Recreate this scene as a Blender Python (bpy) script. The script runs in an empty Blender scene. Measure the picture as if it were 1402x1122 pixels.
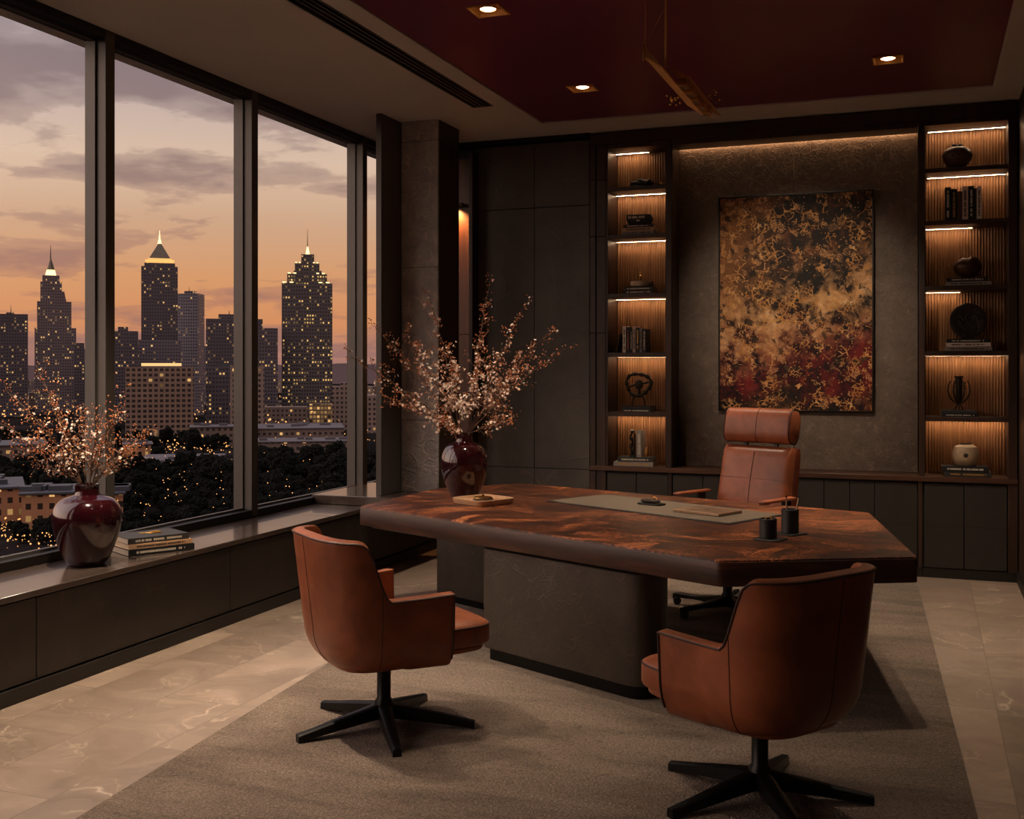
import bpy, bmesh, math, random
from mathutils import Vector, Matrix, noise

# ------------------------------------------------------------------ camera, sky, exposure
SC = bpy.context.scene
COL = SC.collection
EYE = 1.6                       # camera height
TH = math.atan(564.0 / 1502.0)  # the camera is turned this far left of the long wall's direction
cam_d = bpy.data.cameras.new('camera')
cam = bpy.data.objects.new('camera', cam_d)
COL.objects.link(cam)
cam.location = (0, 0, EYE)
cam.rotation_euler = (math.pi / 2, 0, TH)
cam_d.sensor_width = 36.0
cam_d.lens = 36.0 * 1502.0 / 1402.0
cam_d.shift_x = 0.0
cam_d.shift_y = -(561.0 - 505.0) / 1402.0
cam_d.clip_end = 20000
SC.camera = cam
SC.view_settings.view_transform = 'Standard'
SC.view_settings.look = 'None'
SC.view_settings.exposure = 0.0
SC.view_settings.gamma = 1.0
SC.view_settings.use_curve_mapping = False

def lin(r, g, b):
    def f(v):
        v /= 255.0
        return v / 12.92 if v <= 0.04045 else ((v + 0.055) / 1.055) ** 2.4
    return (f(r), f(g), f(b), 1.0)

class NT:
    """small wrapper for building node trees"""
    def __init__(s, tree):
        s.t = tree; s.n = tree.nodes; s.l = tree.links
    def new(s, typ, **kw):
        n = s.n.new(typ)
        for k, v in kw.items():
            if k.startswith('i_'):
                key = k[2:]
                n.inputs[int(key) if key.isdigit() else key.replace('_', ' ')].default_value = v
            else:
                setattr(n, k, v)
        return n
    def link(s, a, b): s.l.new(a, b)
    def math(s, op, a, b=None, c=None, clamp=False):
        n = s.n.new('ShaderNodeMath'); n.operation = op; n.use_clamp = clamp
        for i, v in enumerate((a, b, c)):
            if v is None: continue
            if isinstance(v, (int, float)): n.inputs[i].default_value = v
            else: s.l.new(v, n.inputs[i])
        return n.outputs[0]
    def ramp(s, fac, stops, interp='LINEAR'):
        n = s.n.new('ShaderNodeValToRGB'); n.color_ramp.interpolation = interp
        el = n.color_ramp.elements
        while len(el) < len(stops): el.new(0.5)
        for e, (p, c) in zip(el, stops):
            e.position = p; e.color = c if len(c) == 4 else (*c, 1)
        s.l.new(fac, n.inputs[0])
        return n.outputs[0]
    def mix(s, fac, a, b, blend='MIX'):
        n = s.n.new('ShaderNodeMix'); n.data_type = 'RGBA'; n.blend_type = blend
        for sock, v in ((n.inputs[0], fac), (n.inputs[6], a), (n.inputs[7], b)):
            if isinstance(v, (int, float)): sock.default_value = v
            elif isinstance(v, tuple): sock.default_value = v
            else: s.l.new(v, sock)
        return n.outputs[2]
    def noise(s, vec, scale, detail=4, rough=0.55, dist=0.0):
        n = s.new('ShaderNodeTexNoise')
        n.inputs['Scale'].default_value = scale; n.inputs['Detail'].default_value = detail
        n.inputs['Roughness'].default_value = rough; n.inputs['Distortion'].default_value = dist
        if vec is not None: s.l.new(vec, n.inputs['Vector'])
        return n.outputs[0]
    def map(s, vec, scale=(1, 1, 1), loc=(0, 0, 0), rot=(0, 0, 0)):
        n = s.new('ShaderNodeMapping')
        n.inputs['Scale'].default_value = scale; n.inputs['Location'].default_value = loc; n.inputs['Rotation'].default_value = rot
        s.l.new(vec, n.inputs['Vector'])
        return n.outputs[0]

W = (0, 0, 0, 1), (1, 1, 1, 1)

# the dusk sky: lavender overhead, orange to the horizon, broken cloud
world = bpy.data.worlds.new('dusk_sky'); SC.world = world; world.use_nodes = True
wt = NT(world.node_tree); wt.n.clear()
wo = wt.new('ShaderNodeOutputWorld'); bg = wt.new('ShaderNodeBackground')
SKY_STRENGTH = 1.0
bg.inputs[1].default_value = SKY_STRENGTH
wt.link(bg.outputs[0], wo.inputs[0])
wtc = wt.new('ShaderNodeTexCoord')
wsep = wt.new('ShaderNodeSeparateXYZ'); wt.link(wtc.outputs['Generated'], wsep.inputs[0])
el = wsep.outputs[2]
elv = wt.math('DIVIDE', el, 0.4, clamp=True)
grad = wt.ramp(elv, [(0.0, lin(158, 118, 112)), (0.035, lin(190, 135, 115)), (0.10, lin(220, 148, 100)), (0.2, lin(222, 160, 112)),
                     (0.32, lin(214, 172, 140)), (0.45, lin(226, 196, 172)), (0.6, lin(198, 178, 174)), (0.8, lin(160, 149, 160)), (1.0, lin(132, 126, 144))])
den = wt.math('ADD', wt.math('MAXIMUM', el, 0.0), 0.13)
cx_ = wt.math('DIVIDE', wsep.outputs[0], den); cy_ = wt.math('DIVIDE', wsep.outputs[1], den)
cmb = wt.new('ShaderNodeCombineXYZ'); wt.link(cx_, cmb.inputs[0]); wt.link(cy_, cmb.inputs[1]); wt.link(wt.math('MULTIPLY', el, 3.0), cmb.inputs[2])
cv = wt.map(cmb.outputs[0], (1.0, 1.0, 1.0), (3.3, 1.7, 0.4), (0, 0, 0.35))
n1 = wt.noise(cv, 1.75, 10, 0.56, 0.15)
n2 = wt.noise(cv, 0.5, 3, 0.5, 0.0)
cl = wt.math('ADD', wt.math('MULTIPLY', n1, 0.72), wt.math('MULTIPLY', n2, 0.42))
cmask = wt.ramp(cl, [(0.555, W[0]), (0.595, (0.55,) * 3 + (1,)), (0.67, W[1])], 'EASE')
ccol = wt.ramp(elv, [(0.0, lin(150, 112, 108)), (0.15, lin(172, 122, 106)), (0.4, lin(150, 122, 118)), (0.7, lin(126, 110, 116)), (1.0, lin(100, 94, 110))])
sky = wt.mix(wt.math('MULTIPLY', cmask, 0.85), grad, ccol)
# the afterglow stands beyond the left edge of the view, and the open sky overhead is paler
gd = wt.new('ShaderNodeVectorMath', operation='DOT_PRODUCT'); wt.link(wtc.outputs['Generated'], gd.inputs[0]); gd.inputs[1].default_value = Vector((-0.80, -0.55, 0.24)).normalized()
gp_ = wt.math('POWER', wt.math('MAXIMUM', gd.outputs['Value'], 0.0), 3.0)
up_ = wt.math('MULTIPLY', wt.math('MAXIMUM', wt.math('SUBTRACT', el, 0.38), 0.0), 1.6)
sky = wt.mix(1.0, sky, wt.mix(gp_, (0, 0, 0, 1), (2.4, 1.8, 1.45, 1)), 'ADD')
sky = wt.mix(1.0, sky, wt.mix(up_, (0, 0, 0, 1), (0.75, 0.68, 0.74, 1)), 'ADD')
wt.link(sky, bg.inputs[0])

# ------------------------------------------------------------------ materials
MATS = {}
def new_mat(name):
    m = bpy.data.materials.new(name); m.use_nodes = True
    nt = NT(m.node_tree)
    b = nt.n['Principled BSDF']
    MATS[name] = m
    return m, nt, b

def coords(nt, kind='Object'):
    return nt.new('ShaderNodeTexCoord').outputs[kind]

def bump(nt, b, h, strength=0.2, dist=0.01):
    n = nt.new('ShaderNodeBump'); n.inputs['Strength'].default_value = strength; n.inputs['Distance'].default_value = dist
    nt.link(h, n.inputs['Height']); nt.link(n.outputs[0], b.inputs['Normal'])

def simple(name, rgb, rough=0.5, metal=0.0, var=0.12, scale=8, bstr=0.0, bscale=60, coat=0.0, spec=None):
    m, nt, b = new_mat(name)
    c = lin(*rgb)
    v = coords(nt)
    f = nt.noise(v, scale, 5)
    d = tuple(x * (1 - var) for x in c[:3]) + (1,); u = tuple(min(1, x * (1 + var)) for x in c[:3]) + (1,)
    nt.link(nt.ramp(f, [(0.3, d), (0.7, u)]), b.inputs['Base Color'])
    b.inputs['Roughness'].default_value = rough; b.inputs['Metallic'].default_value = metal
    b.inputs['Coat Weight'].default_value = coat
    if spec is not None: b.inputs['Specular IOR Level'].default_value = spec
    if bstr: bump(nt, b, nt.noise(v, bscale, 4), bstr)
    return m

def emit(name, rgb, strength):
    m, nt, b = new_mat(name)
    b.inputs['Base Color'].default_value = (0.02, 0.02, 0.02, 1)
    b.inputs['Emission Color'].default_value = rgb; b.inputs['Emission Strength'].default_value = strength
    return m

def wood(name, dark, light, scale=(14, 14, 1.2), rough=0.45, coat=0.0, bstr=0.08):
    m, nt, b = new_mat(name)
    v = nt.map(coords(nt), scale)
    f = nt.noise(v, 1.0, 6, 0.6, 0.6)
    nt.link(nt.ramp(f, [(0.3, lin(*dark)), (0.55, lin(*[(a + c) / 2 for a, c in zip(dark, light)])), (0.75, lin(*light))]), b.inputs['Base Color'])
    b.inputs['Roughness'].default_value = rough; b.inputs['Coat Weight'].default_value = coat
    bump(nt, b, f, bstr)
    return m

# stone / leather-textured wall panels with fine wandering veins
def veined(name, base, vein, scale=5.0, rough=0.6, vein_amt=0.5, bstr=0.3, curl=0.45, width=0.035):
    m, nt, b = new_mat(name)
    v = coords(nt)
    dn = nt.new('ShaderNodeTexNoise'); dn.inputs['Scale'].default_value = scale * 0.7; dn.inputs['Detail'].default_value = 4; nt.link(v, dn.inputs['Vector'])
    va = nt.new('ShaderNodeVectorMath', operation='MULTIPLY_ADD'); nt.link(dn.outputs['Color'], va.inputs[0]); va.inputs[1].default_value = (curl,) * 3; nt.link(v, va.inputs[2])
    vo = nt.new('ShaderNodeTexVoronoi', feature='DISTANCE_TO_EDGE'); vo.inputs['Scale'].default_value = scale; nt.link(va.outputs[0], vo.inputs['Vector'])
    line = nt.ramp(vo.outputs['Distance'], [(0.0, W[1]), (width, W[0])])
    brk = nt.ramp(nt.noise(v, scale * 1.3, 3), [(0.5, W[0]), (0.62, W[1])])
    k = nt.math('MULTIPLY', nt.math('MULTIPLY', line, brk), vein_amt)
    c = lin(*base)
    f = nt.noise(v, scale * 0.8, 6, 0.65)
    basec = nt.ramp(f, [(0.3, tuple(x * 0.72 for x in c[:3]) + (1,)), (0.7, tuple(x * 1.3 for x in c[:3]) + (1,))])
    nt.link(nt.mix(k, basec, lin(*vein)), b.inputs['Base Color'])
    b.inputs['Roughness'].default_value = rough
    h = nt.math('ADD', nt.math('MULTIPLY', line, 0.6), nt.noise(v, scale * 9, 4))
    bump(nt, b, h, bstr, 0.006)
    return m

def leather(name, rgb):
    m, nt, b = new_mat(name)
    v = coords(nt)
    c = lin(*rgb)
    f = nt.noise(v, 5, 6, 0.6, 0.4)
    nt.link(nt.ramp(f, [(0.3, tuple(x * 0.62 for x in c[:3]) + (1,)), (0.7, tuple(min(1, x * 1.35) for x in c[:3]) + (1,))]), b.inputs['Base Color'])
    rr = nt.math('ADD', nt.math('MULTIPLY', nt.noise(v, 14, 5), 0.25), 0.26)
    nt.link(rr, b.inputs['Roughness'])
    vo = nt.new('ShaderNodeTexVoronoi'); vo.inputs['Scale'].default_value = 260; nt.link(v, vo.inputs['Vector'])
    wr = nt.noise(nt.map(v, (1, 1, 0.4)), 9, 5, 0.6, 1.2)
    bump(nt, b, nt.math('ADD', nt.math('MULTIPLY', vo.outputs['Distance'], 0.12), nt.math('MULTIPLY', wr, 0.9)), 0.16, 0.01)
    return m

simple('plaster', (212, 204, 195), 0.55, var=0.05, scale=1.5, bstr=0.03, bscale=20)
simple('burgundy_paint', (114, 46, 74), 0.38, var=0.08, scale=1.2)
simple('bronze_frame', (88, 83, 79), 0.42, 0.3, var=0.05)
simple('dark_frame', (34, 29, 26), 0.45, 0.3, var=0.05)
simple('black_metal', (26, 25, 24), 0.36, 0.6, var=0.06)
simple('brass', (220, 160, 84), 0.42, 0.25, var=0.1, scale=20)
simple('old_brass', (186, 128, 62), 0.42, 0.3, var=0.2, scale=20)
simple('gold', (214, 168, 88), 0.24, 1.0, var=0.06)
simple('black_leather', (24, 22, 21), 0.5, var=0.1, bstr=0.1, bscale=120)
simple('pad_leather', (98, 84, 70), 0.5, var=0.05, scale=6, bstr=0.06, bscale=200)
simple('pad_edge', (28, 25, 23), 0.5)
simple('seam', (52, 24, 12), 0.6)
simple('laptop_metal', (150, 122, 98), 0.34, 0.7, var=0.03)
simple('dark_mark', (30, 26, 24), 0.4)
simple('book_black', (26, 25, 25), 0.55, var=0.15, scale=30)
simple('book_charcoal', (50, 48, 46), 0.6, var=0.12, scale=30)
simple('book_grey', (146, 136, 126), 0.65, var=0.1, scale=30)
simple('book_cream', (230, 214, 196), 0.65, var=0.08, scale=30)
simple('book_tan', (190, 148, 110), 0.65, var=0.1, scale=30)
simple('book_rose', (206, 178, 162), 0.65, var=0.08, scale=30)
simple('book_brown', (74, 48, 32), 0.6, var=0.12, scale=30)
simple('pages', (178, 164, 142), 0.8, var=0.12, scale=90)
simple('title_pale', (205, 192, 172), 0.6, var=0.15, scale=60)
simple('title_gold', (196, 150, 80), 0.4, 0.6, var=0.15, scale=60)
simple('title_rust', (170, 80, 48), 0.6, var=0.15, scale=60)
simple('title_dark', (40, 34, 30), 0.6, var=0.15, scale=60)
simple('bronze_dark', (46, 38, 32), 0.4, 0.5, var=0.35, scale=30, bstr=0.5, bscale=70)
simple('bronze_brown', (74, 46, 28), 0.38, 0.35, var=0.35, scale=30, bstr=0.5, bscale=60)
simple('stone_dark', (38, 38, 36), 0.6, var=0.5, scale=35, bstr=0.6, bscale=60)
simple('stone_pale', (190, 166, 138), 0.55, var=0.15, scale=20, bstr=0.2, bscale=60)
simple('pottery_pale', (172, 146, 114), 0.55, var=0.16, scale=14, bstr=0.15, bscale=80)
simple('pottery_brown', (98, 68, 44), 0.35, var=0.3, scale=16, bstr=0.12, bscale=80)
simple('twig', (104, 76, 56), 0.7, var=0.2, scale=60)
simple('petal', (240, 218, 200), 0.6, var=0.14, scale=40)
simple('bud', (206, 126, 76), 0.55, var=0.25, scale=60)
simple('slot_dark', (14, 13, 12), 0.7)
simple('plinth', (32, 27, 24), 0.5, var=0.1)
simple('tyre_rubber', (18, 18, 18), 0.6)
veined('column_stone', (168, 160, 156), (226, 204, 180), 7.0, 0.42, 0.6, 1.0, 0.35, 0.10)
veined('panel_dark', (80, 74, 68), (122, 100, 80), 3.0, 0.48, 0.35, 0.3)
veined('feature_panel', (96, 79, 66), (160, 132, 108), 11.0, 0.5, 0.38, 0.6, 0.35, 0.08)
veined('sill_front', (48, 40, 34), (82, 62, 46), 2.6, 0.5, 0.35, 0.18)
veined('pedestal_skin', (60, 51, 43), (104, 86, 68), 6.0, 0.42, 0.35, 0.2)
simple('cabinet_door', (50, 44, 39), 0.5, var=0.1, scale=9, bstr=0.12, bscale=140)
wood('sill_top', (66, 54, 47), (92, 78, 68), (10, 1.0, 10), 0.25, 0.35, 0.01)
wood('walnut', (44, 30, 23), (76, 52, 38), (22, 22, 1.4), 0.42)
wood('walnut_red', (64, 34, 18), (100, 56, 28), (18, 18, 1.0), 0.42)
wood('slat_wood', (132, 92, 60), (172, 126, 86), (30, 30, 1.6), 0.5)
wood('walnut_edge_shade', (34, 20, 15), (84, 46, 28), (2.5, 2.5, 26), 0.4)  # darker walnut that carries the shade of the desk edge
wood('ledge_wood', (62, 40, 28), (100, 66, 46), (1.4, 22, 22), 0.4)
leather('cognac_leather', (138, 74, 44))
leather('cognac_dark', (92, 40, 20))

# figured walnut of the desk top: feathered patches, each with its own grain direction
m, nt, b = new_mat('burl_walnut')
v = coords(nt)
dn = nt.new('ShaderNodeTexNoise'); dn.inputs['Scale'].default_value = 2.2; dn.inputs['Detail'].default_value = 3; nt.link(v, dn.inputs['Vector'])
va = nt.new('ShaderNodeVectorMath', operation='MULTIPLY_ADD'); nt.link(dn.outputs['Color'], va.inputs[0]); va.inputs[1].default_value = (0.55, 0.55, 0.10); nt.link(v, va.inputs[2])
flat = nt.map(va.outputs[0], (1, 1, 0.35))
def grain(cell_scale, off):
    vo = nt.new('ShaderNodeTexVoronoi'); vo.inputs['Scale'].default_value = cell_scale; nt.link(nt.map(flat, loc=off), vo.inputs['Vector'])
    sc_ = nt.new('ShaderNodeSeparateColor'); nt.link(vo.outputs['Color'], sc_.inputs[0])
    ang = nt.math('ADD', nt.math('MULTIPLY', sc_.outputs[0], 2.2), -1.5)
    ro = nt.new('ShaderNodeVectorRotate', rotation_type='Z_AXIS'); nt.link(va.outputs[0], ro.inputs['Vector']); nt.link(ang, ro.inputs['Angle'])
    of = nt.new('ShaderNodeVectorMath', operation='MULTIPLY_ADD'); nt.link(vo.outputs['Color'], of.inputs[0]); of.inputs[1].default_value = (3, 3, 3); nt.link(ro.outputs[0], of.inputs[2])
    return nt.noise(nt.map(of.outputs[0], (1.3, 8.5, 9.0)), 1.0, 7, 0.62, 0.6), sc_.outputs[1]
g1, t1 = grain(1.5, (0, 0, 0))
g2, t2 = grain(2.6, (4.1, 2.2, 0))
rings = nt.math('MULTIPLY', nt.math('SINE', nt.math('MULTIPLY', g1, 95.0)), 0.045)
rings2 = nt.math('MULTIPLY', nt.math('SINE', nt.math('MULTIPLY', g2, 150.0)), 0.03)
fineg = nt.noise(nt.map(va.outputs[0], (5, 42, 30), rot=(0, 0, 0.4)), 1.0, 6, 0.7, 0.8)
gm = nt.math('ADD', nt.math('MULTIPLY', g1, 0.5), nt.math('MULTIPLY', g2, 0.25))
gm = nt.math('ADD', gm, nt.math('MULTIPLY', fineg, 0.25))
gm = nt.math('ADD', gm, nt.math('ADD', rings, rings2))
gm = nt.math('ADD', gm, nt.math('MULTIPLY', nt.math('SUBTRACT', t1, 0.5), 0.07))
colr = nt.ramp(gm, [(0.36, lin(32, 17, 12)), (0.46, lin(60, 31, 19)), (0.52, lin(94, 49, 28)), (0.57, lin(156, 88, 49)), (0.65, lin(204, 130, 80))])
big = nt.ramp(nt.noise(v, 1.3, 3), [(0.35, (0.68, 0.66, 0.66, 1)), (0.65, (1, 1, 1, 1))])
nt.link(nt.mix(1.0, colr, big, 'MULTIPLY'), b.inputs['Base Color'])
b.inputs['Roughness'].default_value = 0.40; b.inputs['Specular IOR Level'].default_value = 0.3
bump(nt, b, gm, 0.04)

# taupe marble tiles
m, nt, b = new_mat('marble_tiles')
v = coords(nt)
br = nt.new('ShaderNodeTexBrick'); br.offset = 0.5
br.inputs['Scale'].default_value = 1.0; br.inputs['Brick Width'].default_value = 1.2; br.inputs['Row Height'].default_value = 0.42
br.inputs['Mortar Size'].default_value = 0.003; br.inputs['Mortar Smooth'].default_value = 0.2
br.inputs['Color1'].default_value = (0, 0, 0, 1); br.inputs['Color2'].default_value = (1, 1, 1, 1); br.inputs['Mortar'].default_value = (0.5, 0.5, 0.5, 1)
nt.link(nt.map(v, rot=(0, 0, math.pi / 2), loc=(0.21, 0.1, 0)), br.inputs['Vector'])
tile = nt.math('MULTIPLY', br.outputs['Color'], 7.0)
off = nt.new('ShaderNodeCombineXYZ'); nt.link(tile, off.inputs[0]); nt.link(tile, off.inputs[1])
vv = nt.new('ShaderNodeVectorMath', operation='ADD'); nt.link(v, vv.inputs[0]); nt.link(off.outputs[0], vv.inputs[1])
dn = nt.new('ShaderNodeTexNoise'); dn.inputs['Scale'].default_value = 1.7; dn.inputs['Detail'].default_value = 5; nt.link(vv.outputs[0], dn.inputs['Vector'])
va = nt.new('ShaderNodeVectorMath', operation='MULTIPLY_ADD'); nt.link(dn.outputs['Color'], va.inputs[0]); va.inputs[1].default_value = (1.1, 1.1, 0.5); nt.link(vv.outputs[0], va.inputs[2])
vo = nt.new('ShaderNodeTexVoronoi', feature='DISTANCE_TO_EDGE'); vo.inputs['Scale'].default_value = 1.5; nt.link(va.outputs[0], vo.inputs['Vector'])
vein = nt.ramp(vo.outputs['Distance'], [(0.0, W[1]), (0.022, W[0])])
brk = nt.ramp(nt.noise(vv.outputs[0], 2.0, 3), [(0.48, W[0]), (0.62, W[1])])
cloud = nt.noise(nt.map(va.outputs[0], (1.2, 3.0, 1)), 1.4, 6, 0.6, 0.5)
basec = nt.ramp(cloud, [(0.3, lin(134, 116, 101)), (0.6, lin(164, 144, 127)), (0.8, lin(186, 166, 149))])
vo2 = nt.new('ShaderNodeTexVoronoi', feature='DISTANCE_TO_EDGE'); vo2.inputs['Scale'].default_value = 5.5; nt.link(va.outputs[0], vo2.inputs['Vector'])
vein2 = nt.math('MULTIPLY', nt.ramp(vo2.outputs['Distance'], [(0.0, W[1]), (0.03, W[0])]), nt.ramp(nt.noise(vv.outputs[0], 3.5, 3), [(0.5, W[0]), (0.62, W[1])]))
c2 = nt.mix(nt.math('MULTIPLY', nt.math('MULTIPLY', vein, brk), 0.8), basec, lin(232, 212, 190))
c2 = nt.mix(nt.math('MULTIPLY', vein2, 0.4), c2, lin(226, 204, 180))
c2 = nt.mix(1.0, c2, nt.ramp(br.outputs['Color'], [(0.0, (0.80, 0.79, 0.79, 1)), (1.0, (1.06, 1.05, 1.04, 1))]), 'MULTIPLY')
nt.link(nt.mix(nt.math('MULTIPLY', br.outputs['Fac'], 0.55), c2, lin(92, 78, 66)), b.inputs['Base Color'])
b.inputs['Roughness'].default_value = 0.36
bump(nt, b, nt.math('SUBTRACT', 1.0, br.outputs['Fac']), 0.15, 0.002)

# cut-pile rug with a fine worm-like relief and faint darker streaks
m, nt, b = new_mat('rug_pile')
v = coords(nt)
dn = nt.new('ShaderNodeTexNoise'); dn.inputs['Scale'].default_value = 22; dn.inputs['Detail'].default_value = 2; nt.link(v, dn.inputs['Vector'])
va = nt.new('ShaderNodeVectorMath', operation='MULTIPLY_ADD'); nt.link(dn.outputs['Color'], va.inputs[0]); va.inputs[1].default_value = (0.05, 0.05, 0.0); nt.link(v, va.inputs[2])
vo = nt.new('ShaderNodeTexVoronoi', feature='DISTANCE_TO_EDGE'); vo.inputs['Scale'].default_value = 62; nt.link(va.outputs[0], vo.inputs['Vector'])
fine = nt.noise(v, 240, 2)
streak = nt.noise(nt.map(v, (0.9, 3.2, 1)), 1.4, 6, 0.62, 0.6)
basec = nt.ramp(streak, [(0.34, lin(122, 105, 91)), (0.5, lin(148, 129, 113)), (0.7, lin(166, 146, 128))])
worm = nt.ramp(vo.outputs['Distance'], [(0.0, (0.52, 0.5, 0.48, 1)), (0.16, (1.06, 1.06, 1.06, 1))])
spk = nt.ramp(fine, [(0.3, (0.68, 0.68, 0.68, 1)), (0.7, (1.0, 1.0, 1.0, 1))])
nt.link(nt.mix(1.0, nt.mix(1.0, basec, worm, 'MULTIPLY'), spk, 'MULTIPLY'), b.inputs['Base Color'])
b.inputs['Roughness'].default_value = 0.95; b.inputs['Specular IOR Level'].default_value = 0.15
b.inputs['Sheen Weight'].default_value = 0.1
bump(nt, b, nt.math('ADD', nt.math('MULTIPLY', vo.outputs['Distance'], 1.2), nt.math('MULTIPLY', fine, 0.5)), 0.9, 0.014)

# oxblood glaze
m, nt, b = new_mat('oxblood_glaze')
v = coords(nt)
nt.link(nt.ramp(nt.noise(v, 6, 4), [(0.3, lin(34, 7, 12)), (0.7, lin(56, 12, 20))]), b.inputs['Base Color'])
b.inputs['Roughness'].default_value = 0.12; b.inputs['Coat Weight'].default_value = 0.8; b.inputs['Coat Roughness'].default_value = 0.05

# window glass: clear, with a faint reflection
m, nt, b = new_mat('clear_glass')
nt.n.remove(b)
tr = nt.new('ShaderNodeBsdfTransparent'); tr.inputs[0].default_value = (0.97, 0.965, 0.96, 1)
gl = nt.new('ShaderNodeBsdfGlossy'); gl.inputs['Roughness'].default_value = 0.02
lw = nt.new('ShaderNodeLayerWeight'); lw.inputs[0].default_value = 0.5
rf = nt.math('ADD', nt.math('MULTIPLY', nt.math('POWER', lw.outputs['Facing'], 4.0), 0.07), 0.004)
ms = nt.new('ShaderNodeMixShader'); nt.link(rf, ms.inputs[0]); nt.link(tr.outputs[0], ms.inputs[1]); nt.link(gl.outputs[0], ms.inputs[2])
nt.link(ms.outputs[0], nt.n['Material Output'].inputs[0])

# abstract canvas: bronze and gold leaf over black and crimson
m, nt, b = new_mat('abstract_paint')
v = coords(nt)          # local metres, x across, z up, origin in the middle
def warp(scale, amt, det=4):
    dn = nt.new('ShaderNodeTexNoise'); dn.inputs['Scale'].default_value = scale; dn.inputs['Detail'].default_value = det; nt.link(v, dn.inputs['Vector'])
    va = nt.new('ShaderNodeVectorMath', operation='MULTIPLY_ADD'); nt.link(dn.outputs['Color'], va.inputs[0]); va.inputs[1].default_value = (amt,) * 3; nt.link(v, va.inputs[2])
    return va.outputs[0]
def vor(vec, scale, feature='F1'):
    n = nt.new('ShaderNodeTexVoronoi', feature=feature); n.inputs['Scale'].default_value = scale; nt.link(vec, n.inputs['Vector']); return n
wa, wb = warp(6, 0.16), warp(14, 0.07)
sx = nt.new('ShaderNodeSeparateXYZ'); nt.link(v, sx.inputs[0])
zz = nt.math('ADD', nt.math('DIVIDE', sx.outputs[2], 1.8), 0.5)
xx = nt.math('ADD', nt.math('DIVIDE', sx.outputs[0], 1.25), 0.5)
w0 = nt.noise(wa, 5.5, 6, 0.65, 0.4)
w1 = nt.noise(nt.map(wa, loc=(5, 2, 1)), 2.6, 5, 0.6, 0.3)
w2 = nt.noise(nt.map(wb, loc=(1, 7, 3)), 11, 5, 0.7)
base = nt.ramp(w0, [(0.38, lin(16, 10, 8)), (0.5, lin(40, 23, 15)), (0.62, lin(92, 54, 28)), (0.75, lin(128, 80, 42))])
leftw = nt.math('MULTIPLY', nt.ramp(nt.math('ADD', xx, nt.math('MULTIPLY', nt.math('SUBTRACT', w1, 0.5), 0.9)), [(0.08, W[1]), (0.42, W[0])]), nt.ramp(zz, [(0.30, W[0]), (0.5, W[1])]))
base = nt.mix(nt.math('MULTIPLY', leftw, 0.8), base, nt.ramp(w2, [(0.3, lin(96, 58, 28)), (0.7, lin(158, 104, 58))]))
red = nt.ramp(w0, [(0.38, lin(28, 6, 8)), (0.55, lin(92, 14, 20)), (0.72, lin(128, 26, 28))])
redm = nt.ramp(nt.math('ADD', zz, nt.math('MULTIPLY', nt.math('SUBTRACT', w1, 0.5), 0.45)), [(0.03, W[0]), (0.12, W[1]), (0.37, W[1]), (0.46, W[0])])
c0 = nt.mix(nt.math('MULTIPLY', redm, 0.92), base, red)
# broken bright middle band climbing to the right
dist_ = nt.math('ABSOLUTE', nt.math('SUBTRACT', zz, nt.math('ADD', 0.45, nt.math('MULTIPLY', nt.math('SUBTRACT', xx, 0.5), 0.22))))
glow = nt.math('MULTIPLY', nt.ramp(dist_, [(0.0, W[1]), (0.24, W[0])]), nt.ramp(w0, [(0.44, W[0]), (0.60, W[1])]))
c1 = nt.mix(nt.math('MULTIPLY', glow, 0.9), c0, nt.ramp(w2, [(0.3, lin(158, 104, 58)), (0.55, lin(216, 166, 112)), (0.75, lin(236, 208, 176))]))
# patches of leaf: cells cut with dark gaps
vc = vor(wb, 17); vcs = nt.new('ShaderNodeSeparateColor'); nt.link(vc.outputs['Color'], vcs.inputs[0])
ve = vor(wb, 17, 'DISTANCE_TO_EDGE')
cell = nt.math('MULTIPLY', nt.math('GREATER_THAN', ve.outputs['Distance'], 0.09), nt.math('GREATER_THAN', vcs.outputs[0], 0.62))
cell = nt.math('MULTIPLY', cell, nt.ramp(nt.noise(v, 3.2, 3), [(0.42, W[0]), (0.55, W[1])]))
mesh_ = nt.ramp(vor(v, 75).outputs['Distance'], [(0.25, W[1]), (0.5, W[0])])
c2 = nt.mix(nt.math('MULTIPLY', cell, nt.math('ADD', nt.math('MULTIPLY', mesh_, 0.55), 0.25)), c1, lin(206, 154, 104))
blk = nt.math('MULTIPLY', nt.math('GREATER_THAN', ve.outputs['Distance'], 0.06), nt.math('LESS_THAN', vcs.outputs[1], 0.22))
c2 = nt.mix(nt.math('MULTIPLY', blk, 0.8), c2, lin(17, 10, 9))
# fine gold lines, beads and scratches
brk = nt.ramp(nt.noise(v, 8, 3), [(0.54, W[0]), (0.6, W[1])])
l1 = nt.math('MULTIPLY', nt.ramp(vor(wa, 12, 'DISTANCE_TO_EDGE').outputs['Distance'], [(0.0, W[1]), (0.028, W[1]), (0.05, W[0])]), brk)
brk2 = nt.ramp(nt.noise(nt.map(v, loc=(3, 3, 3)), 10, 3), [(0.54, W[0]), (0.6, W[1])])
l2 = nt.math('MULTIPLY', nt.ramp(vor(wb, 27, 'DISTANCE_TO_EDGE').outputs['Distance'], [(0.0, W[1]), (0.05, W[1]), (0.10, W[0])]), brk2)
vd = vor(v, 48); vds = nt.new('ShaderNodeSeparateColor'); nt.link(vd.outputs['Color'], vds.inputs[0])
dots = nt.math('MULTIPLY', nt.math('LESS_THAN', vd.outputs['Distance'], 0.24), nt.math('GREATER_THAN', vds.outputs[0], 0.72))
k = nt.math('MAXIMUM', nt.math('MAXIMUM', l1, l2), dots)
gold = nt.ramp(w2, [(0.35, lin(150, 92, 40)), (0.55, lin(206, 148, 84)), (0.7, lin(232, 192, 144))])
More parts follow.
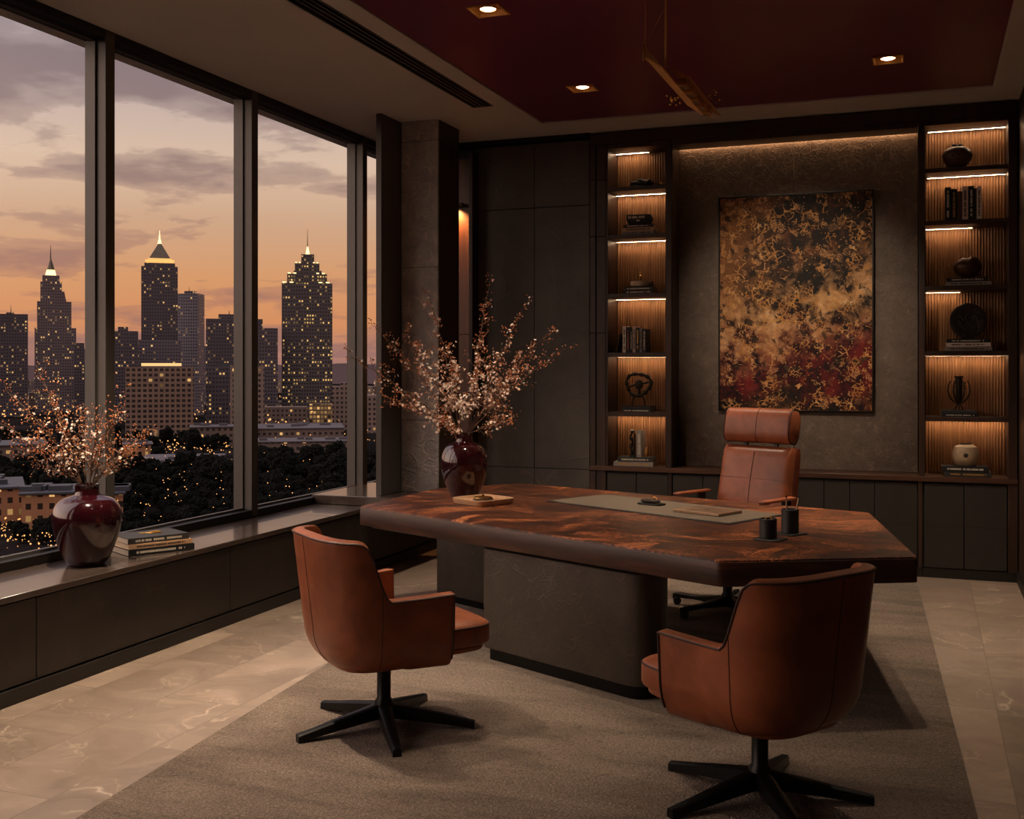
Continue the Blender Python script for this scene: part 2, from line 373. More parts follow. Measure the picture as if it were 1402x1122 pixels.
nt.link(nt.mix(nt.math('MULTIPLY', k, 0.9), c2, gold), b.inputs['Base Color'])
b.inputs['Roughness'].default_value = 0.6; b.inputs['Specular IOR Level'].default_value = 0.2
bump(nt, b, nt.math('ADD', k, w2), 0.4, 0.004)

WARM = (1.0, 0.58, 0.28, 1)
emit('led_strip', (1.0, 0.66, 0.40, 1), 46.0)
emit('cove_led', (1.0, 0.58, 0.30, 1), 16.0)
emit('lamp_glow', (1.0, 0.80, 0.52, 1), 10.0)

# city facades: a grid of panes, some of them lit
def facade(name, wall, pane, lit=0.25, pane_w=3.0, floor_h=3.8, fill_w=0.62, fill_h=0.55, lit_rgb=(1.0, 0.56, 0.19), power=1.6, rows=0.0, rough=0.5):
    m, nt, b = new_mat(name)
    tc = nt.new('ShaderNodeTexCoord')
    sp = nt.new('ShaderNodeSeparateXYZ'); nt.link(tc.outputs['Object'], sp.inputs[0])
    sn = nt.new('ShaderNodeSeparateXYZ'); nt.link(tc.outputs['Normal'], sn.inputs[0])
    ax = nt.math('ABSOLUTE', sn.outputs[0]); ay = nt.math('ABSOLUTE', sn.outputs[1]); az = nt.math('ABSOLUTE', sn.outputs[2])
    u = nt.math('ADD', nt.math('MULTIPLY', sp.outputs[0], nt.math('GREATER_THAN', ay, 0.5)), nt.math('MULTIPLY', sp.outputs[1], nt.math('GREATER_THAN', ax, 0.5)))
    un = nt.math('DIVIDE', nt.math('ADD', u, 500.0), pane_w); vn = nt.math('DIVIDE', nt.math('ADD', sp.outputs[2], 500.0), floor_h)
    uf = nt.math('FRACT', un); vf = nt.math('FRACT', vn)
    ui = nt.math('FLOOR', un); vi = nt.math('FLOOR', vn)
    inw = nt.math('MULTIPLY', nt.math('LESS_THAN', nt.math('ABSOLUTE', nt.math('SUBTRACT', uf, 0.5)), fill_w / 2),
                  nt.math('LESS_THAN', nt.math('ABSOLUTE', nt.math('SUBTRACT', vf, 0.5)), fill_h / 2))
    inw = nt.math('MULTIPLY', inw, nt.math('LESS_THAN', az, 0.5))
    cb = nt.new('ShaderNodeCombineXYZ'); nt.link(ui, cb.inputs[0]); nt.link(vi, cb.inputs[1]); nt.link(nt.math('MULTIPLY', nt.math('GREATER_THAN', ax, 0.5), 31.0), cb.inputs[2])
    wn = nt.new('ShaderNodeTexWhiteNoise'); nt.link(cb.outputs[0], wn.inputs['Vector'])
    wr = nt.new('ShaderNodeTexWhiteNoise', noise_dimensions='1D'); nt.link(vi, wr.inputs['W'])
    rowb = nt.math('MULTIPLY', nt.math('GREATER_THAN', wr.outputs['Value'], 0.72), rows)
    cl = nt.noise(nt.map(cb.outputs[0], (0.16, 0.10, 1)), 1.0, 3)
    th = nt.math('SUBTRACT', nt.math('SUBTRACT', 1.0 - lit + 0.22, nt.math('MULTIPLY', cl, 0.44)), rowb)
    on = nt.math('MULTIPLY', nt.math('GREATER_THAN', wn.outputs['Value'], th), inw)
    ws = nt.new('ShaderNodeSeparateColor'); nt.link(wn.outputs['Color'], ws.inputs[0])
    br_ = nt.math('MULTIPLY', nt.math('ADD', nt.math('MULTIPLY', nt.math('POWER', ws.outputs[1], 2.5), 0.62), 0.09), power)
    wl = lin(*wall)
    wallc = nt.ramp(nt.noise(tc.outputs['Object'], 0.06, 4), [(0.3, tuple(q * 0.85 for q in wl[:3]) + (1,)), (0.7, tuple(q * 1.12 for q in wl[:3]) + (1,))])
    nt.link(nt.mix(inw, wallc, lin(*pane)), b.inputs['Base Color'])
    nt.link(nt.math('SUBTRACT', rough, nt.math('MULTIPLY', inw, rough - 0.2)), b.inputs['Roughness'])
    b.inputs['Emission Color'].default_value = (*lit_rgb, 1)
    nt.link(nt.math('MULTIPLY', on, br_), b.inputs['Emission Strength'])
    return m

facade('glass_blue', (112, 104, 112), (62, 60, 74), 0.06, 2.6, 3.3, 0.62, 0.5, rows=0.05)
facade('glass_dark', (80, 73, 80), (44, 42, 50), 0.12, 2.5, 3.3, 0.56, 0.46, rows=0.08)
facade('tower_black', (78, 73, 75), (34, 32, 37), 0.20, 2.4, 3.3, 0.52, 0.46, power=1.7, rows=0.30, lit_rgb=(1.0, 0.58, 0.17))
facade('tower_stone', (108, 96, 98), (60, 55, 60), 0.11, 2.6, 3.4, 0.55, 0.5, rows=0.16)
facade('concrete_grid', (132, 108, 92), (40, 38, 42), 0.06, 3.9, 3.8, 0.62, 0.56, power=1.2, rows=0.1)
facade('tan_grid', (128, 108, 98), (46, 43, 46), 0.03, 3.6, 3.8, 0.5, 0.5)
facade('lit_podium', (120, 98, 78), (60, 48, 34), 0.85, 3.2, 3.8, 0.7, 0.6, power=1.5)
facade('low_rise', (112, 94, 86), (52, 48, 48), 0.16, 3.6, 3.8, 0.5, 0.45, power=1.3)
facade('orange_block', (164, 116, 82), (48, 40, 36), 0.34, 3.4, 3.8, 0.46, 0.5, power=1.4)
simple('roof_grey', (84, 78, 82), 0.8, var=0.2, scale=0.05)
simple('roof_slate', (62, 64, 72), 0.5, var=0.15, scale=0.2)
simple('copper_roof', (96, 84, 66), 0.45, 0.3, var=0.15, scale=0.3)
emit('crown_light', (1.0, 0.50, 0.14, 1), 1.25)
emit('lantern_light', (1.0, 0.72, 0.30, 1), 2.6)
emit('sign_light', (1.0, 0.62, 0.25, 1), 1.1)
emit('street_glow', (1.0, 0.44, 0.13, 1), 1.7)
simple('tree_leaves', (17, 18, 14), 0.95, var=0.5, scale=1.5, spec=0.1)
m, nt, b = new_mat('city_ground')
v = coords(nt)
nt.link(nt.ramp(nt.noise(v, 0.012, 6, 0.65), [(0.3, lin(18, 17, 16)), (0.5, lin(30, 27, 26)), (0.7, lin(54, 48, 47))]), b.inputs['Base Color'])
b.inputs['Roughness'].default_value = 0.9; b.inputs['Specular IOR Level'].default_value = 0.0
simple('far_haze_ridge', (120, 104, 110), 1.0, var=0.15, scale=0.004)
M = MATS

# ------------------------------------------------------------------ building helpers
def R(d): return math.radians(d)
def V(*a): return Vector(a)

class MB:
    def __init__(s): s.b = bmesh.new()
    def box(s, x0, x1, y0, y1, z0, z1, bev=0.0, seg=2, mtx=None):
        t = bmesh.new()
        bmesh.ops.create_cube(t, size=1.0)
        for v in t.verts:
            v.co = V((x0 + x1) / 2 + v.co.x * (x1 - x0), (y0 + y1) / 2 + v.co.y * (y1 - y0), (z0 + z1) / 2 + v.co.z * (z1 - z0))
        if bev: bmesh.ops.bevel(t, geom=list(t.edges), offset=bev, segments=seg, profile=0.5, affect='EDGES')
        return s._merge(t, mtx)
    def _merge(s, t, mtx=None):
        if mtx is not None: bmesh.ops.transform(t, matrix=mtx, verts=t.verts)
        me = bpy.data.meshes.new('tmp'); t.to_mesh(me); t.free()
        s.b.from_mesh(me); bpy.data.meshes.remove(me)
        return s
    def prism(s, pts, z0, z1, bev=0.0, seg=2, mtx=None):
        t = bmesh.new()
        n = len(pts)
        lo = [t.verts.new((p[0], p[1], z0)) for p in pts]; hi = [t.verts.new((p[0], p[1], z1)) for p in pts]
        t.faces.new(lo[::-1]); t.faces.new(hi)
        for i in range(n): t.faces.new((lo[i], lo[(i + 1) % n], hi[(i + 1) % n], hi[i]))
        bmesh.ops.recalc_face_normals(t, faces=t.faces)
        if bev:
            es = [e for e in t.edges if abs(e.verts[0].co.z - e.verts[1].co.z) < 1e-6]
            bmesh.ops.bevel(t, geom=es, offset=bev, segments=seg, profile=0.5, affect='EDGES')
        return s._merge(t, mtx)
    def lathe(s, prof, seg=32, c=(0, 0, 0), mtx=None):
        t = bmesh.new(); rings = []
        for r, z in prof:
            if r < 1e-5: rings.append([t.verts.new((c[0], c[1], c[2] + z))])
            else: rings.append([t.verts.new((c[0] + r * math.cos(2 * math.pi * i / seg), c[1] + r * math.sin(2 * math.pi * i / seg), c[2] + z)) for i in range(seg)])
        for a, b in zip(rings, rings[1:]):
            for i in range(seg):
                j = (i + 1) % seg
                f = [a[i % len(a)], a[j % len(a)], b[j % len(b)], b[i % len(b)]]
                u = []
                for q in f:
                    if q not in u: u.append(q)
                if len(u) > 2:
                    try: t.faces.new(u)
                    except ValueError: pass
        bmesh.ops.recalc_face_normals(t, faces=t.faces)
        return s._merge(t, mtx)
    def tube(s, pts, r, seg=8, closed=False, caps=True):
        pts = [Vector(p) for p in pts]; n = len(pts); b = s.b
        rs = r if isinstance(r, (list, tuple)) else [r] * n
        up = None; rings = []
        for i, p in enumerate(pts):
            if closed: d = pts[(i + 1) % n] - pts[i - 1]
            else: d = pts[min(i + 1, n - 1)] - pts[max(i - 1, 0)]
            if d.length < 1e-9: d = V(0, 0, 1)
            d.normalize()
            if up is None: up = d.orthogonal().normalized()
            up = up - d * up.dot(d)
            if up.length < 1e-6: up = d.orthogonal()
            up.normalize(); sd = d.cross(up)
            rings.append([b.verts.new(p + (up * math.cos(2 * math.pi * k / seg) + sd * math.sin(2 * math.pi * k / seg)) * rs[i]) for k in range(seg)])
        m_ = n if closed else n - 1
        for i in range(m_):
            A, B = rings[i], rings[(i + 1) % n]
            for k in range(seg): b.faces.new((A[k], A[(k + 1) % seg], B[(k + 1) % seg], B[k]))
        if caps and not closed:
            b.faces.new(rings[0][::-1]); b.faces.new(rings[-1])
        return s
    def superell(s, c, r, e1=0.3, e2=0.3, nu=40, nv=20, mtx=None):
        def sp(v, e): return math.copysign(abs(v) ** e, v)
        t = bmesh.new(); rings = []
        for j in range(nv + 1):
            ph = -math.pi / 2 + math.pi * j / nv
            if j in (0, nv): rings.append([t.verts.new((c[0], c[1], c[2] + r[2] * (1 if j else -1)))]); continue
            cp, sp_ = sp(math.cos(ph), e1), sp(math.sin(ph), e1)
            rings.append([t.verts.new((c[0] + r[0] * cp * sp(math.cos(2 * math.pi * i / nu), e2), c[1] + r[1] * cp * sp(math.sin(2 * math.pi * i / nu), e2), c[2] + r[2] * sp_)) for i in range(nu)])
        for a, b in zip(rings, rings[1:]):
            for i in range(nu):
                j = (i + 1) % nu; u = []
                for q in (a[i % len(a)], a[j % len(a)], b[j % len(b)], b[i % len(b)]):
                    if q not in u: u.append(q)
                t.faces.new(u)
        return s._merge(t, mtx)
    def build(s, name, mat, parent=None, angle=40, recalc=True):
        if recalc: bmesh.ops.recalc_face_normals(s.b, faces=s.b.faces)
        me = bpy.data.meshes.new(name); s.b.to_mesh(me); s.b.free()
        me.materials.append(M[mat] if isinstance(mat, str) else mat)
        for p in me.polygons: p.use_smooth = True
        me.set_sharp_from_angle(angle=R(angle))
        o = bpy.data.objects.new(name, me); COL.objects.link(o)
        if parent: o.parent = parent
        return o

def tag(o, label=None, cat=None, group=None, kind=None):
    if label: o['label'] = label
    if cat: o['category'] = cat
    if group: o['group'] = group
    if kind: o['kind'] = kind
    return o
def thing(name, label, cat, loc=(0, 0, 0), rz=0.0, group=None):
    o = bpy.data.objects.new(name, None); COL.objects.link(o)
    o.location = loc; o.rotation_euler = (0, 0, rz); o.empty_display_size = 0.1
    return tag(o, label, cat, group)
def struct(name, mb, mat, parent=None, angle=40):
    o = mb.build(name, mat, parent, angle)
    if not parent: o['kind'] = 'structure'
    return o
def copy_tree(o, parent=None):
    c = o.copy(); COL.objects.link(c)
    if parent: c.parent = parent
    for ch in list(o.children):
        copy_tree(ch, c)
    return c
def round_poly(pts, r, seg=5):
    out = []; n = len(pts)
    for i in range(n):
        p0, p, p1 = Vector(pts[i - 1]), Vector(pts[i]), Vector(pts[(i + 1) % n])
        rr = r[i] if isinstance(r, (list, tuple)) else r
        a = (p0 - p).normalized(); b = (p1 - p).normalized()
        ang = a.angle(b); d = rr / math.tan(ang / 2)
        s_, e_ = p + a * d, p + b * d
        for k in range(seg + 1):
            t = k / seg
            out.append(tuple((1 - t) ** 2 * s_ + 2 * t * (1 - t) * p + t * t * e_))
    return out
def superpoly(a, b, n=3.5, k=40):
    out = []
    for i in range(k):
        t = 2 * math.pi * i / k; c, s_ = math.cos(t), math.sin(t)
        out.append((a * math.copysign(abs(c) ** (2 / n), c), b * math.copysign(abs(s_) ** (2 / n), s_)))
    return out

# ------------------------------------------------------------------ room measures (metres)
CEIL = 3.61
XW = -4.62          # glass line
XF = -4.53          # inner face of the window frame
XR = 0.66           # right wall
YB = 8.98           # face of the back-wall joinery
YBB = 9.32          # wall behind it
YN = -2.2           # wall behind the camera
SILL = 0.527

# floor, walls, ceiling
struct('floor', MB().box(XW - 0.1, XR + 0.1, YN - 0.1, YBB + 0.1, -0.12, 0.0), 'marble_tiles')
struct('wall_back', MB().box(XW - 0.1, XR + 0.1, YBB, YBB + 0.12, 0, CEIL + 0.3), 'panel_dark')
struct('wall_front', MB().box(XW - 0.1, XR + 0.1, YN - 0.12, YN, 0, CEIL + 0.3), 'panel_dark')
wr_ = struct('wall_right', MB().box(XR + 0.012, XR + 0.12, YN, YBB, 0, CEIL + 0.3), 'plinth')
for (a, b_) in ((0.09, 1.38), (1.386, 2.72), (2.726, 3.6)):
    for y0, y1 in ((YN, 1.2), (1.206, 3.6), (3.606, 6.3), (6.306, 8.96)):
        mb = MB().box(XR, XR + 0.02, y0, y1, a, b_, 0.002, 1); mb.build('wall_panel', 'walnut', wr_)
struct('baseboard_right', MB().box(XR - 0.012, XR + 0.02, YN, YB + 0.02, 0, 0.085, 0.003, 1), 'plinth')

# ceiling with openings for the recessed lamps, burgundy field inside a plaster border
LAMPS = [(-2.30, 5.74), (-2.30, 7.57), (-0.22, 7.57), (-0.22, 5.74), (-2.30, 3.90), (-0.22, 3.90), (-2.30, 2.05), (-0.22, 2.05), (-1.26, 5.30)]
PL = [(-3.70, 4.30)]
HS = 0.092
MX0, MX1, MY0, MY1 = -2.93, 0.46, -1.0, 8.52
def sheet(mb, x0, x1, y0, y1, z, holes, h):
    xs = sorted({x0, x1} | {v for a in holes for v in (a[0] - h, a[0] + h)}); ys = sorted({y0, y1} | {v for a in holes for v in (a[1] - h, a[1] + h)})
    for i in range(len(xs) - 1):
        for j in range(len(ys) - 1):
            mx, my = (xs[i] + xs[i + 1]) / 2, (ys[j] + ys[j + 1]) / 2
            if any(abs(mx - a[0]) < h and abs(my - a[1]) < h for a in holes): continue
            q = [mb.b.verts.new(p) for p in ((xs[i], ys[j], z), (xs[i], ys[j + 1], z), (xs[i + 1], ys[j + 1], z), (xs[i + 1], ys[j], z))]
            mb.b.faces.new(q)
c = MB()
SX0, SX1, SY1 = -3.25, -3.08, 7.80          # the air slot
px_, py_ = PL[0]
for (x0, x1, y0, y1) in ((XW - 0.1, SX0, YN - 0.1, py_ - HS), (XW - 0.1, SX0, py_ + HS, YBB + 0.1), (XW - 0.1, px_ - HS, py_ - HS, py_ + HS), (px_ + HS, SX0, py_ - HS, py_ + HS), (SX1, MX0, YN - 0.1, YBB + 0.1), (SX0, SX1, SY1, YBB + 0.1), (MX1, XR + 0.1, YN - 0.1, YBB + 0.1),
                         (MX0, MX1, MY1, YBB + 0.1), (MX0, MX1, YN - 0.1, MY0)):
    c.box(x0, x1, y0, y1, CEIL, CEIL + 0.05)
c.box(XW - 0.3, XR + 0.3, YN - 0.3, YBB + 0.3, CEIL + 0.30, CEIL + 0.36)
for (x0, x1, y0, y1) in ((XW - 0.3, XW - 0.1, YN - 0.3, YBB + 0.3), (XR + 0.1, XR + 0.3, YN - 0.3, YBB + 0.3), (XW - 0.3, XR + 0.3, YN - 0.3, YN - 0.1), (XW - 0.3, XR + 0.3, YBB + 0.1, YBB + 0.3)):
    c.box(x0, x1, y0, y1, CEIL, CEIL + 0.3)
struct('ceiling', c, 'plaster')
c = MB(); sheet(c, MX0, MX1, MY0, MY1, CEIL + 0.012, LAMPS, HS)
o = c.build('trim_1', 'burgundy_paint', None, recalc=False); o['kind'] = 'structure'

# linear air diffuser
d = thing('air_diffuser', 'long dark linear slot diffuser let into the plaster ceiling by the window', 'air vent', (SX0, 0, CEIL))
MB().box(0.0, 0.17, YN, SY1, 0.045, 0.05).build('backing', 'slot_dark', d)
f = MB(); f.box(0, 0.012, YN, SY1, -0.003, 0.045); f.box(0.158, 0.17, YN, SY1, -0.003, 0.045); f.box(0.012, 0.158, SY1 - 0.012, SY1, -0.003, 0.045)
f.build('frame', 'bronze_frame', d)
for k in range(3):
    x = 0.042 + k * 0.037
    MB().box(x, x + 0.013, YN, SY1 - 0.012, -0.001, 0.03).build('blade', 'bronze_frame', d)

# recessed lamps
def downlight(x, y, label, energy, spot=78, z=CEIL, group='recessed downlights in the burgundy ceiling', aim=None):
    t = thing('recessed_downlight', label, 'ceiling light', (x, y, z), 0, group)
    mb = MB(); b = mb.b
    def sq(h, z): return [b.verts.new((sx * h, sy * h, z)) for sx, sy in ((-1, -1), (1, -1), (1, 1), (-1, 1))]
    a0, a1, a2, a3 = sq(0.098, 0.011), sq(0.098, 0.004), sq(0.088, 0.004), sq(0.066, 0.030)
    for p, q in ((a0, a1), (a1, a2), (a2, a3)):
        for i in range(4): b.faces.new((p[i], p[(i + 1) % 4], q[(i + 1) % 4], q[i]))
    b.faces.new(a3)
    mb.build('trim', 'brass', t)
    MB().lathe([(0.046, 0.014), (0.058, 0.014), (0.058, 0.0295)], 24).build('lamp_ring', 'brass', t)
    MB().lathe([(0, 0.010), (0.030, 0.011), (0.045, 0.018)], 24).build('lamp', 'lamp_glow', t)
    if energy > 0:
        L = bpy.data.lights.new('downlight_beam', 'SPOT'); L.energy = energy; L.color = (1.0, 0.80, 0.60)
        L.spot_size = R(spot); L.spot_blend = 0.9; L.shadow_soft_size = 0.04
        lo = bpy.data.objects.new('downlight_beam', L); COL.objects.link(lo); lo.parent = t; lo.location = (0, 0, -0.005)
        if aim: lo.rotation_euler = (Vector(aim) - Vector((x, y, z))).to_track_quat('-Z', 'Y').to_euler()
    return t
E1 = 210
downlight(*LAMPS[0], 'square brass recessed downlight nearest the window, at the top edge of the view', E1)
downlight(*LAMPS[1], 'square brass recessed downlight between the window side lamp and the hanging brass light', E1)
downlight(*LAMPS[2], 'square brass recessed downlight on the right, above the lit bookcase side', 300)
for p, e in zip(LAMPS[3:8], (120, 120, 0, 0, 0)): downlight(*p, 'square brass recessed downlight in the burgundy ceiling nearer the camera', e)
downlight(*LAMPS[8], 'added square brass downlight out of view that brightens the painting', 480, 32, aim=(-0.95, 9.2, 2.0))  # unseen lamp, added to brighten the painting
downlight(*PL[0], 'square brass recessed downlight in the plaster ceiling by the window', 520, 80, CEIL, 'recessed downlights in the plaster ceiling')

# ------------------------------------------------------------------ window wall
MULL = [-1.55, 0.40, 2.05, 3.70, 5.232, 6.739, 8.409]
MW = 0.078
edges = [YN] + MULL + [YBB]
for i in range(len(edges) - 1):
    y0 = edges[i] + (MW if i else 0); y1 = edges[i + 1]
    w = MB().box(XW - 0.006, XW + 0.006, y0 + 0.01, y1 - 0.01, SILL + 0.06, CEIL - 0.06)
    wo_ = struct('window_%d' % (i + 1), w, 'clear_glass')
    g = MB()
    g.box(XW - 0.012, XW + 0.02, y0, y0 + 0.014, SILL + 0.05, CEIL - 0.05); g.box(XW - 0.012, XW + 0.02, y1 - 0.014, y1, SILL + 0.05, CEIL - 0.05)
    g.box(XW - 0.012, XW + 0.02, y0 + 0.014, y1 - 0.014, SILL + 0.05, SILL + 0.066); g.box(XW - 0.012, XW + 0.02, y0 + 0.014, y1 - 0.014, CEIL - 0.066, CEIL - 0.05)
    g.build('window_gasket', 'bronze_frame', wo_)
for i, y in enumerate(MULL):
    t = struct('trim_%d' % (i + 2), MB().box(XW - 0.07, XF, y, y + MW, SILL, CEIL, 0.004, 1), 'bronze_frame')
struct('trim_9', MB().box(XW - 0.07, XF - 0.002, YN, YBB, CEIL - 0.055, CEIL - 0.001, 0.003, 1), 'dark_frame')
struct('trim_10', MB().box(XW - 0.07, XF - 0.002, YN, YBB, SILL, SILL + 0.052, 0.003, 1), 'dark_frame')
struct('wall_left', MB().box(XW - 0.08, XW - 0.02, YN, YBB, -0.1, SILL - 0.03), 'plinth')

# low bench under the window: one long worktop on a run of fronts
bt = thing('window_bench', 'long low dark bench with wood top running below the window', 'bench', (0, 0, 0))
for y0, y1 in ((YN + 0.01, 3.62), (3.622, 7.0), (7.002, 9.25)):
    MB().box(XW - 0.015, -4.03, y0, y1, SILL - 0.032, SILL, 0.003, 1).build('bench_top', 'sill_top', bt)
for y0, y1 in ((YN + 0.01, 0.9), (0.905, 2.6), (2.605, 4.20), (4.205, 5.80), (5.805, 7.45), (7.455, 9.25)):
    MB().box(-4.085, -4.06, y0, y1, 0.085, SILL - 0.045, 0.002, 1).build('front_panel', 'sill_front', bt)
MB().box(XW - 0.01, -4.085, YN + 0.01, 9.25, 0.0, SILL - 0.034).build('carcass', 'plinth', bt)
MB().box(-4.086, -4.05, YN + 0.01, 9.25, 0.0, 0.075, 0.003, 1).build('plinth', 'plinth', bt)
pb = MB().box(XF - 0.02, -3.62, 7.60, 8.60, SILL + 0.0015, 0.60, 0.004, 1)
tag(pb.build('bench_block', 'sill_top'), 'raised end block of the window bench at the foot of the stone column', 'plinth')

# stone-clad column, dark jamb blade beside it
ct = struct('wall_column', MB().box(-4.0, -3.665, 8.062, 8.47, 0.6005, CEIL - 0.001), 'plinth')
for z0, z1 in ((0.6005, 1.18), (1.184, 2.42), (2.424, 3.44), (3.444, CEIL - 0.002)):
    MB().box(-3.985, -3.660, 8.05, 8.075, z0, z1, 0.002, 1).build('stone_panel', 'column_stone', ct)
    MB().box(-3.68, -3.656, 8.076, 8.47, z0, z1, 0.002, 1).build('side_panel', 'walnut', ct)
struct('trim_11', MB().box(-4.04, -3.99, 7.71, 8.30, 0.6005, CEIL - 0.001, 0.003, 1), 'bronze_frame')

# ------------------------------------------------------------------ back wall joinery
# wood-lined niche behind the column with a concealed lamp
nt_ = thing('niche_panel', 'reddish wood panel glowing in the niche behind the stone column', 'wall panel', (0, 0, 0))
for z0, z1 in ((0.0, 0.9), (0.904, 1.9), (1.904, 3.03), (3.034, 3.46)):
    MB().box(-4.1, -3.74, YB - 0.02, YB, z0, z1, 0.002, 1).build('board', 'walnut_red', nt_)
MB().box(-3.738, -3.70, YB - 0.11, YB, 0, 3.5, 0.003, 1).build('edge_strip', 'walnut', nt_)
MB().box(-4.60, -3.70, YB, YB + 0.3, 0, 3.55).build('backing', 'plinth', nt_)

# tall cupboard left of the bookcase
tc_ = thing('tall_cabinet', 'tall flush dark panelled cupboard left of the narrow bookcase', 'cabinet', (0, 0, 0))
MB().box(-3.695, -2.665, YB + 0.022, YBB - 0.005, 0.0, 3.56).build('carcass', 'slot_dark', tc_)
for x0, x1 in ((-3.69, -3.166), (-3.162, -2.668)):
    for z0, z1, nm in ((0.09, 0.735, 'door'), (0.74, 2.992, 'door'), (2.998, 3.55, 'door')):
        MB().box(x0, x1, YB, YB + 0.024, z0, z1, 0.002, 1).build(nm, 'panel_dark', tc_)
MB().box(-3.69, -2.668, YB + 0.01, YB + 0.03, 0.0, 0.084).build('plinth', 'plinth', tc_)
# frieze over all the joinery
tag(MB().box(-2.664, XR - 0.002, YB - 0.004, YB + 0.10, 3.50, 3.60, 0.003, 1).build('frieze_board', 'walnut'),
    'dark walnut frieze board running along the top of the back wall', 'board')
struct('trim_12', MB().box(-4.6, -2.664, YB - 0.01, YB + 0.3, 3.565, CEIL - 0.001), 'slot_dark')

SHELF_Z = [0.775, 1.233, 1.735, 2.233, 2.731, 3.134]
DEP = 0.31
def bookcase(name, label, x0, x1, stile_l, stile_r, lit):
    """x0..x1 is the clear opening"""
    t = thing(name, label, 'bookcase', (0, 0, 0))
    MB().box(x0 - stile_l, x0, YB, YB + DEP, 0.775, 3.498, 0.002, 1).build('side_panel', 'walnut', t)
    MB().box(x1, x1 + stile_r, YB, YB + DEP, 0.775, 3.498, 0.002, 1).build('side_panel', 'walnut', t)
    MB().box(x0, x1, YB + 0.004, YB + DEP, 3.462, 3.498).build('top_panel', 'walnut', t)
    fl = MB(); n = int((x1 - x0) / 0.021); w = (x1 - x0) / n; b = fl.b; prev = None
    for i in range(n * 4 + 1):
        x = x0 + w * i / 4; ph = (i % 4)
        yy = YB + DEP - (0.002, 0.009, 0.011, 0.009)[ph]
        cur = (b.verts.new((x, yy, 0.776)), b.verts.new((x, yy, 3.462)))
        if prev: b.faces.new((prev[0], cur[0], cur[1], prev[1]))
        prev = cur
    fl.build('fluted_back', 'slat_wood', t, 70)
    for i, z in enumerate(SHELF_Z):
        if i: 
            MB().box(x0, x1, YB + 0.006, YB + DEP - 0.012, z - 0.034, z, 0.002, 1).build('shelf', 'walnut', t)
        top = (SHELF_Z[i + 1] - 0.034) if i + 1 < len(SHELF_Z) else 3.462
        a, b2 = lit[i]
        xa, xb = x0 + (x1 - x0) * a + 0.004, x0 + (x1 - x0) * b2 - 0.004
        lc = MB().box(xa, xb, YB + DEP - 0.066, YB + DEP - 0.052, top - 0.004, top).build('light_channel', 'black_metal', t)
        ls = MB(); ls.b.faces.new([ls.b.verts.new(p) for p in ((xa + 0.002, YB + DEP - 0.064, top - 0.0046), (xa + 0.002, YB + DEP - 0.054, top - 0.0046), (xb - 0.002, YB + DEP - 0.054, top - 0.0046), (xb - 0.002, YB + DEP - 0.064, top - 0.0046))])
        ls.build('light_strip', 'led_strip', lc, recalc=False)
    return t
bl = bookcase('narrow_bookcase', 'narrow lit walnut bookcase left of the painting, beside the tall cupboard', -2.505, -2.010, 0.016, 0.05,
              [(0, 1), (0, 1), (0, 1), (0, 1), (0, 1), (0, 0.6)])
br_ = bookcase('narrow_bookcase', 'lit walnut bookcase right of the painting, in the corner by the right wall', 0.008, 0.590, 0.046, 0.062,
               [(0, 1), (0, 1), (0, 0.45), (0, 0.6), (0.02, 1), (0.03, 1)])
# pilaster between cupboard and bookcase
pt = thing('pilaster', 'slim walnut pilaster of stacked boards between cupboard and bookcase', 'pilaster', (0, 0, 0))
for z0, z1 in ((0.0, 0.73), (0.735, 1.9), (1.904, 2.72), (2.724, 3.2), (3.204, 3.498)):
    MB().box(-2.662, -2.612, YB - 0.006, YB + 0.02, z0, z1, 0.002, 1).build('board', 'walnut', pt)
    MB().box(-2.608, -2.525, YB + 0.006, YB + 0.03, z0, z1, 0.002, 1).build('board', 'walnut', pt)
MB().box(-2.662, -2.523, YB + 0.03, YBB - 0.005, 0, 3.498).build('core', 'plinth', pt)

# feature bay
fp = thing('feature_panel', 'brown textured wall panel with cove light behind the painting', 'wall panel', (0, 0, 0))
FX0, FX1 = -1.955, -0.045
for x0, x1 in ((FX0, -1.003), (-0.999, FX1)):
    MB().box(x0, x1, YB + 0.27, YB + 0.30, 0.776, 3.48, 0.002, 1).build('panel', 'feature_panel', fp)
MB().box(FX0, FX1, YB + 0.004, YB + 0.235, 3.455, 3.498, 0.002, 1).build('valance', 'walnut', fp)
MB().box(FX0, FX1, YB + 0.236, YB + 0.268, 3.485, 3.498).build('cove_back', 'walnut', fp)
MB().box(FX0 + 0.01, FX1 - 0.01, YB + 0.242, YB + 0.262, 3.473, 3.484).build('cove_light', 'cove_led', fp)
MB().box(-1.959, FX0, YB + 0.01, YB + 0.30, 0.776, 3.498, 0.001, 1).build('reveal', 'walnut', fp)

# continuous ledge, low cupboards
tag(MB().box(-2.664, XR - 0.004, YB - 0.012, YBB - 0.004, 0.735, 0.775, 0.003, 1).build('ledge', 'ledge_wood'), 'long walnut ledge along the back wall above the low cupboards', 'ledge')
def low_cabinet(x0, x1, label, doors, post_r):
    t = thing('low_cabinet', label, 'cabinet', (0, 0, 0))
    MB().box(x0, x1, YB + 0.03, YBB - 0.01, 0.075, 0.733).build('carcass', 'slot_dark', t)
    for a, b_ in zip(doors, doors[1:]):
        dr = MB().box(a + 0.003, b_ - 0.003, YB + 0.006, YB + 0.03, 0.08, 0.718, 0.002, 1).build('door', 'cabinet_door', t)
        MB().box(a + 0.006, b_ - 0.006, YB + 0.0045, YB + 0.0085, 0.399, 0.402).build('stitch_line', 'seam', dr)
    MB().box(x1 - post_r, x1, YB, YB + 0.032, 0.076, 0.733, 0.002, 1).build('post', 'walnut', t)
    MB().box(x0, x1, YB + 0.012, YB + 0.04, 0.0, 0.074).build('plinth', 'plinth', t)
